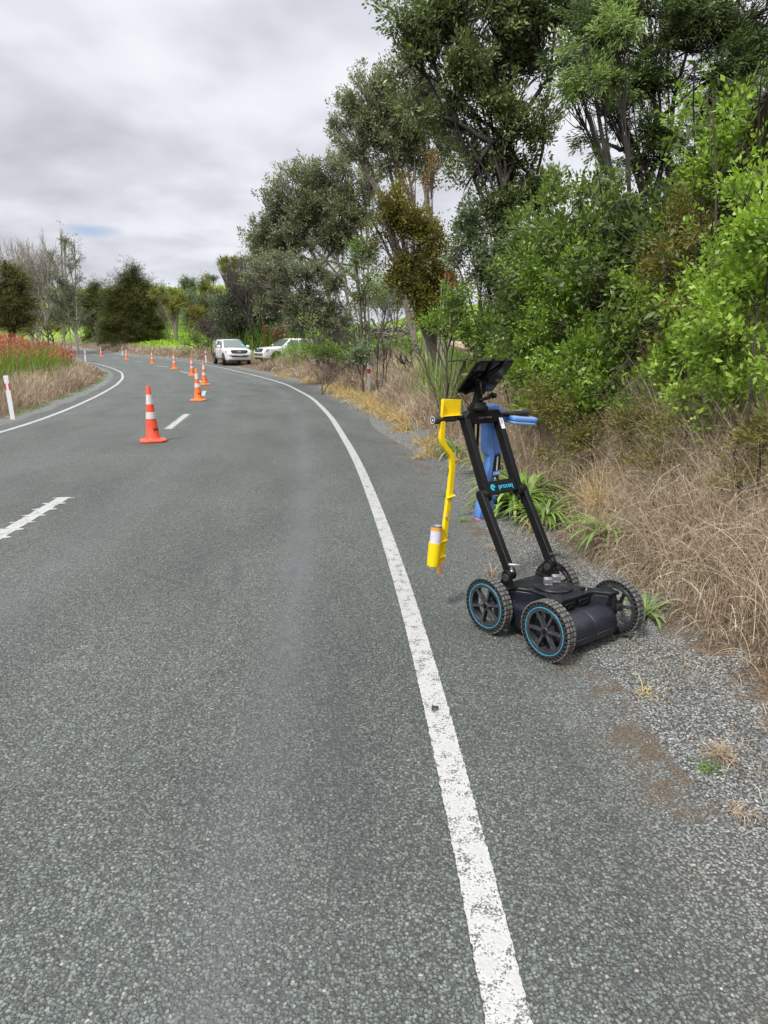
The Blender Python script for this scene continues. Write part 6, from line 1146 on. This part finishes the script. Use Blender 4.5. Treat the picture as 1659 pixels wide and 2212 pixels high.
for (u, v, Y, hh, lb) in ((605, 745, 54, 1.6, 'red flower stems behind the bonnet of the wagon'), (590, 742, 56, 1.2, 'shorter red flower stems above the wagon bonnet')):
    x = at(u, v, Y)[0]; z = H1(x, Y); root = empty('red_flower', (x, Y, z), 0, lb, 'flower', 'red flower stems')
    for i in range(9):
        br = Branches(); p = np.array([rng.normal(0, .5), rng.normal(0, .3), 0]); q = p + [rng.normal(0, .12), 0, 1.6 + hh * rng.random()]; br.tube(np.array([p, (p + q) / 2, q]), .03, 4); st_ = br.build('stem', M['stalk'], root)
        P = np.linspace(0, 1, 26)[:, None] * (p - q) * .28 + q + rng.normal(0, .03, (26, 3)); v_, q_, t_ = leaves_mesh(P, rng.normal(size=P.shape), .14, .1, .2); np_obj('petals', v_, q_, M['stalk'], st_, tint=t_)
x, y = at(965, 640, 14)[:2]; z = H1(x, y); root = empty('dried_flower', (x, y, z), 0, 'tall dead flower stalks topped with coral seed heads before the olive tree', 'flower'); br = Branches(); Ps = []
for i, (u, v) in enumerate(((955, 605), (962, 592), (968, 600), (975, 610), (982, 615), (950, 640), (945, 655), (990, 640))):
    q = at(u, v, 14) - [x, y, z]; p = np.array([q[0] * .6 + .05 * i - .15, rng.normal(0, .1), 0]); br.tube(np.array([p, (p + q) / 2, q]), [.014, .011, .007], 5)
    if i < 5: Ps.append(q + rng.normal(0, .022, (9, 3)))
br.build('stem', M['bark_pale'], root); P = np.concatenate(Ps); v_, q_, t_ = leaves_mesh(P, rng.normal(size=P.shape), .038, .03, .3); np_obj('seed_head', v_, q_, M['flower'], root, tint=t_)
# driftwood, brush pile, rail
p = at(985, 748, 10.5); m = MB(); pts = [at(975, 743, 13.4), at(990, 746, 13.1), at(1010, 752, 12.8), at(1040, 762, 12.4)]
m.tube([tuple(q) for q in pts], [.05, .08, .08, .06], 9); o = m.build('driftwood_log', M['driftwood'], None); tag(o, 'pale weathered log end poking out of the scrub above the tablet', 'log')
x, y = at(850, 680, 36)[:2]; z = H1(x, y); br = Branches()
for i in range(150):
    c = np.array([rng.normal(0, 1.0), rng.normal(0, .5), abs(rng.normal(.15, .22))]); d_ = unit(rng.normal(size=3) * [1, .6, .35]) * (.3 + .7 * rng.random()); br.tube(np.array([c - d_, c + rng.normal(0, .05, 3), c + d_]), .012 + .045 * rng.random() ** 3, 5)
br.V = [v_ + np.array([x, y, z]) for v_ in br.V]; o = br.build('branch_pile', M['bark_grey'], None); tag(o, 'heap of cut dead branches at the back of the pasture gap', 'branch pile')
x, y = at(97, 752, 84)[:2]; z = H1(x, y); rl_ = empty('wooden_rail', (x, y, z), R(20), 'short weathered wooden rail behind the coral flowers at the far bend', 'rail')
m = MB(); m.box((0, 0, 1.0), (2.2, .12, .22)); m.build('rail_board', M['bark_grey'], rl_, bevel=.02); 
for s_ in (-.9, .9): m = MB(); m.box((s_, 0, .4), (.16, .16, 1.1)); m.build('rail_post', M['bark_dark'], rl_, bevel=.02)

# a curled dead leaf lying on the edge line
x, y = gpt(940, 1538); m = MB(); n = 7
vs = []
for i in range(n):
    t = i / (n - 1); w_ = .013 * math.sin(math.pi * min(1, .08 + t * .9)); z = .012 + .008 * math.sin(t * 5)
    vs += [(-.028 + .056 * t, -w_, z + .006), (-.028 + .056 * t, 0, z), (-.028 + .056 * t, w_, z + .009)]
m.add(vs, [(3 * i + j, 3 * i + j + 1, 3 * i + j + 4, 3 * i + j + 3) for i in range(n - 1) for j in range(2)])
lf = m.build('dead_leaf', M['bark'], None); lf.location = (x, y, .004); lf.rotation_euler = (0, 0, 1.0); tag(lf, 'small curled brown leaf lying on the white edge line', 'leaf')
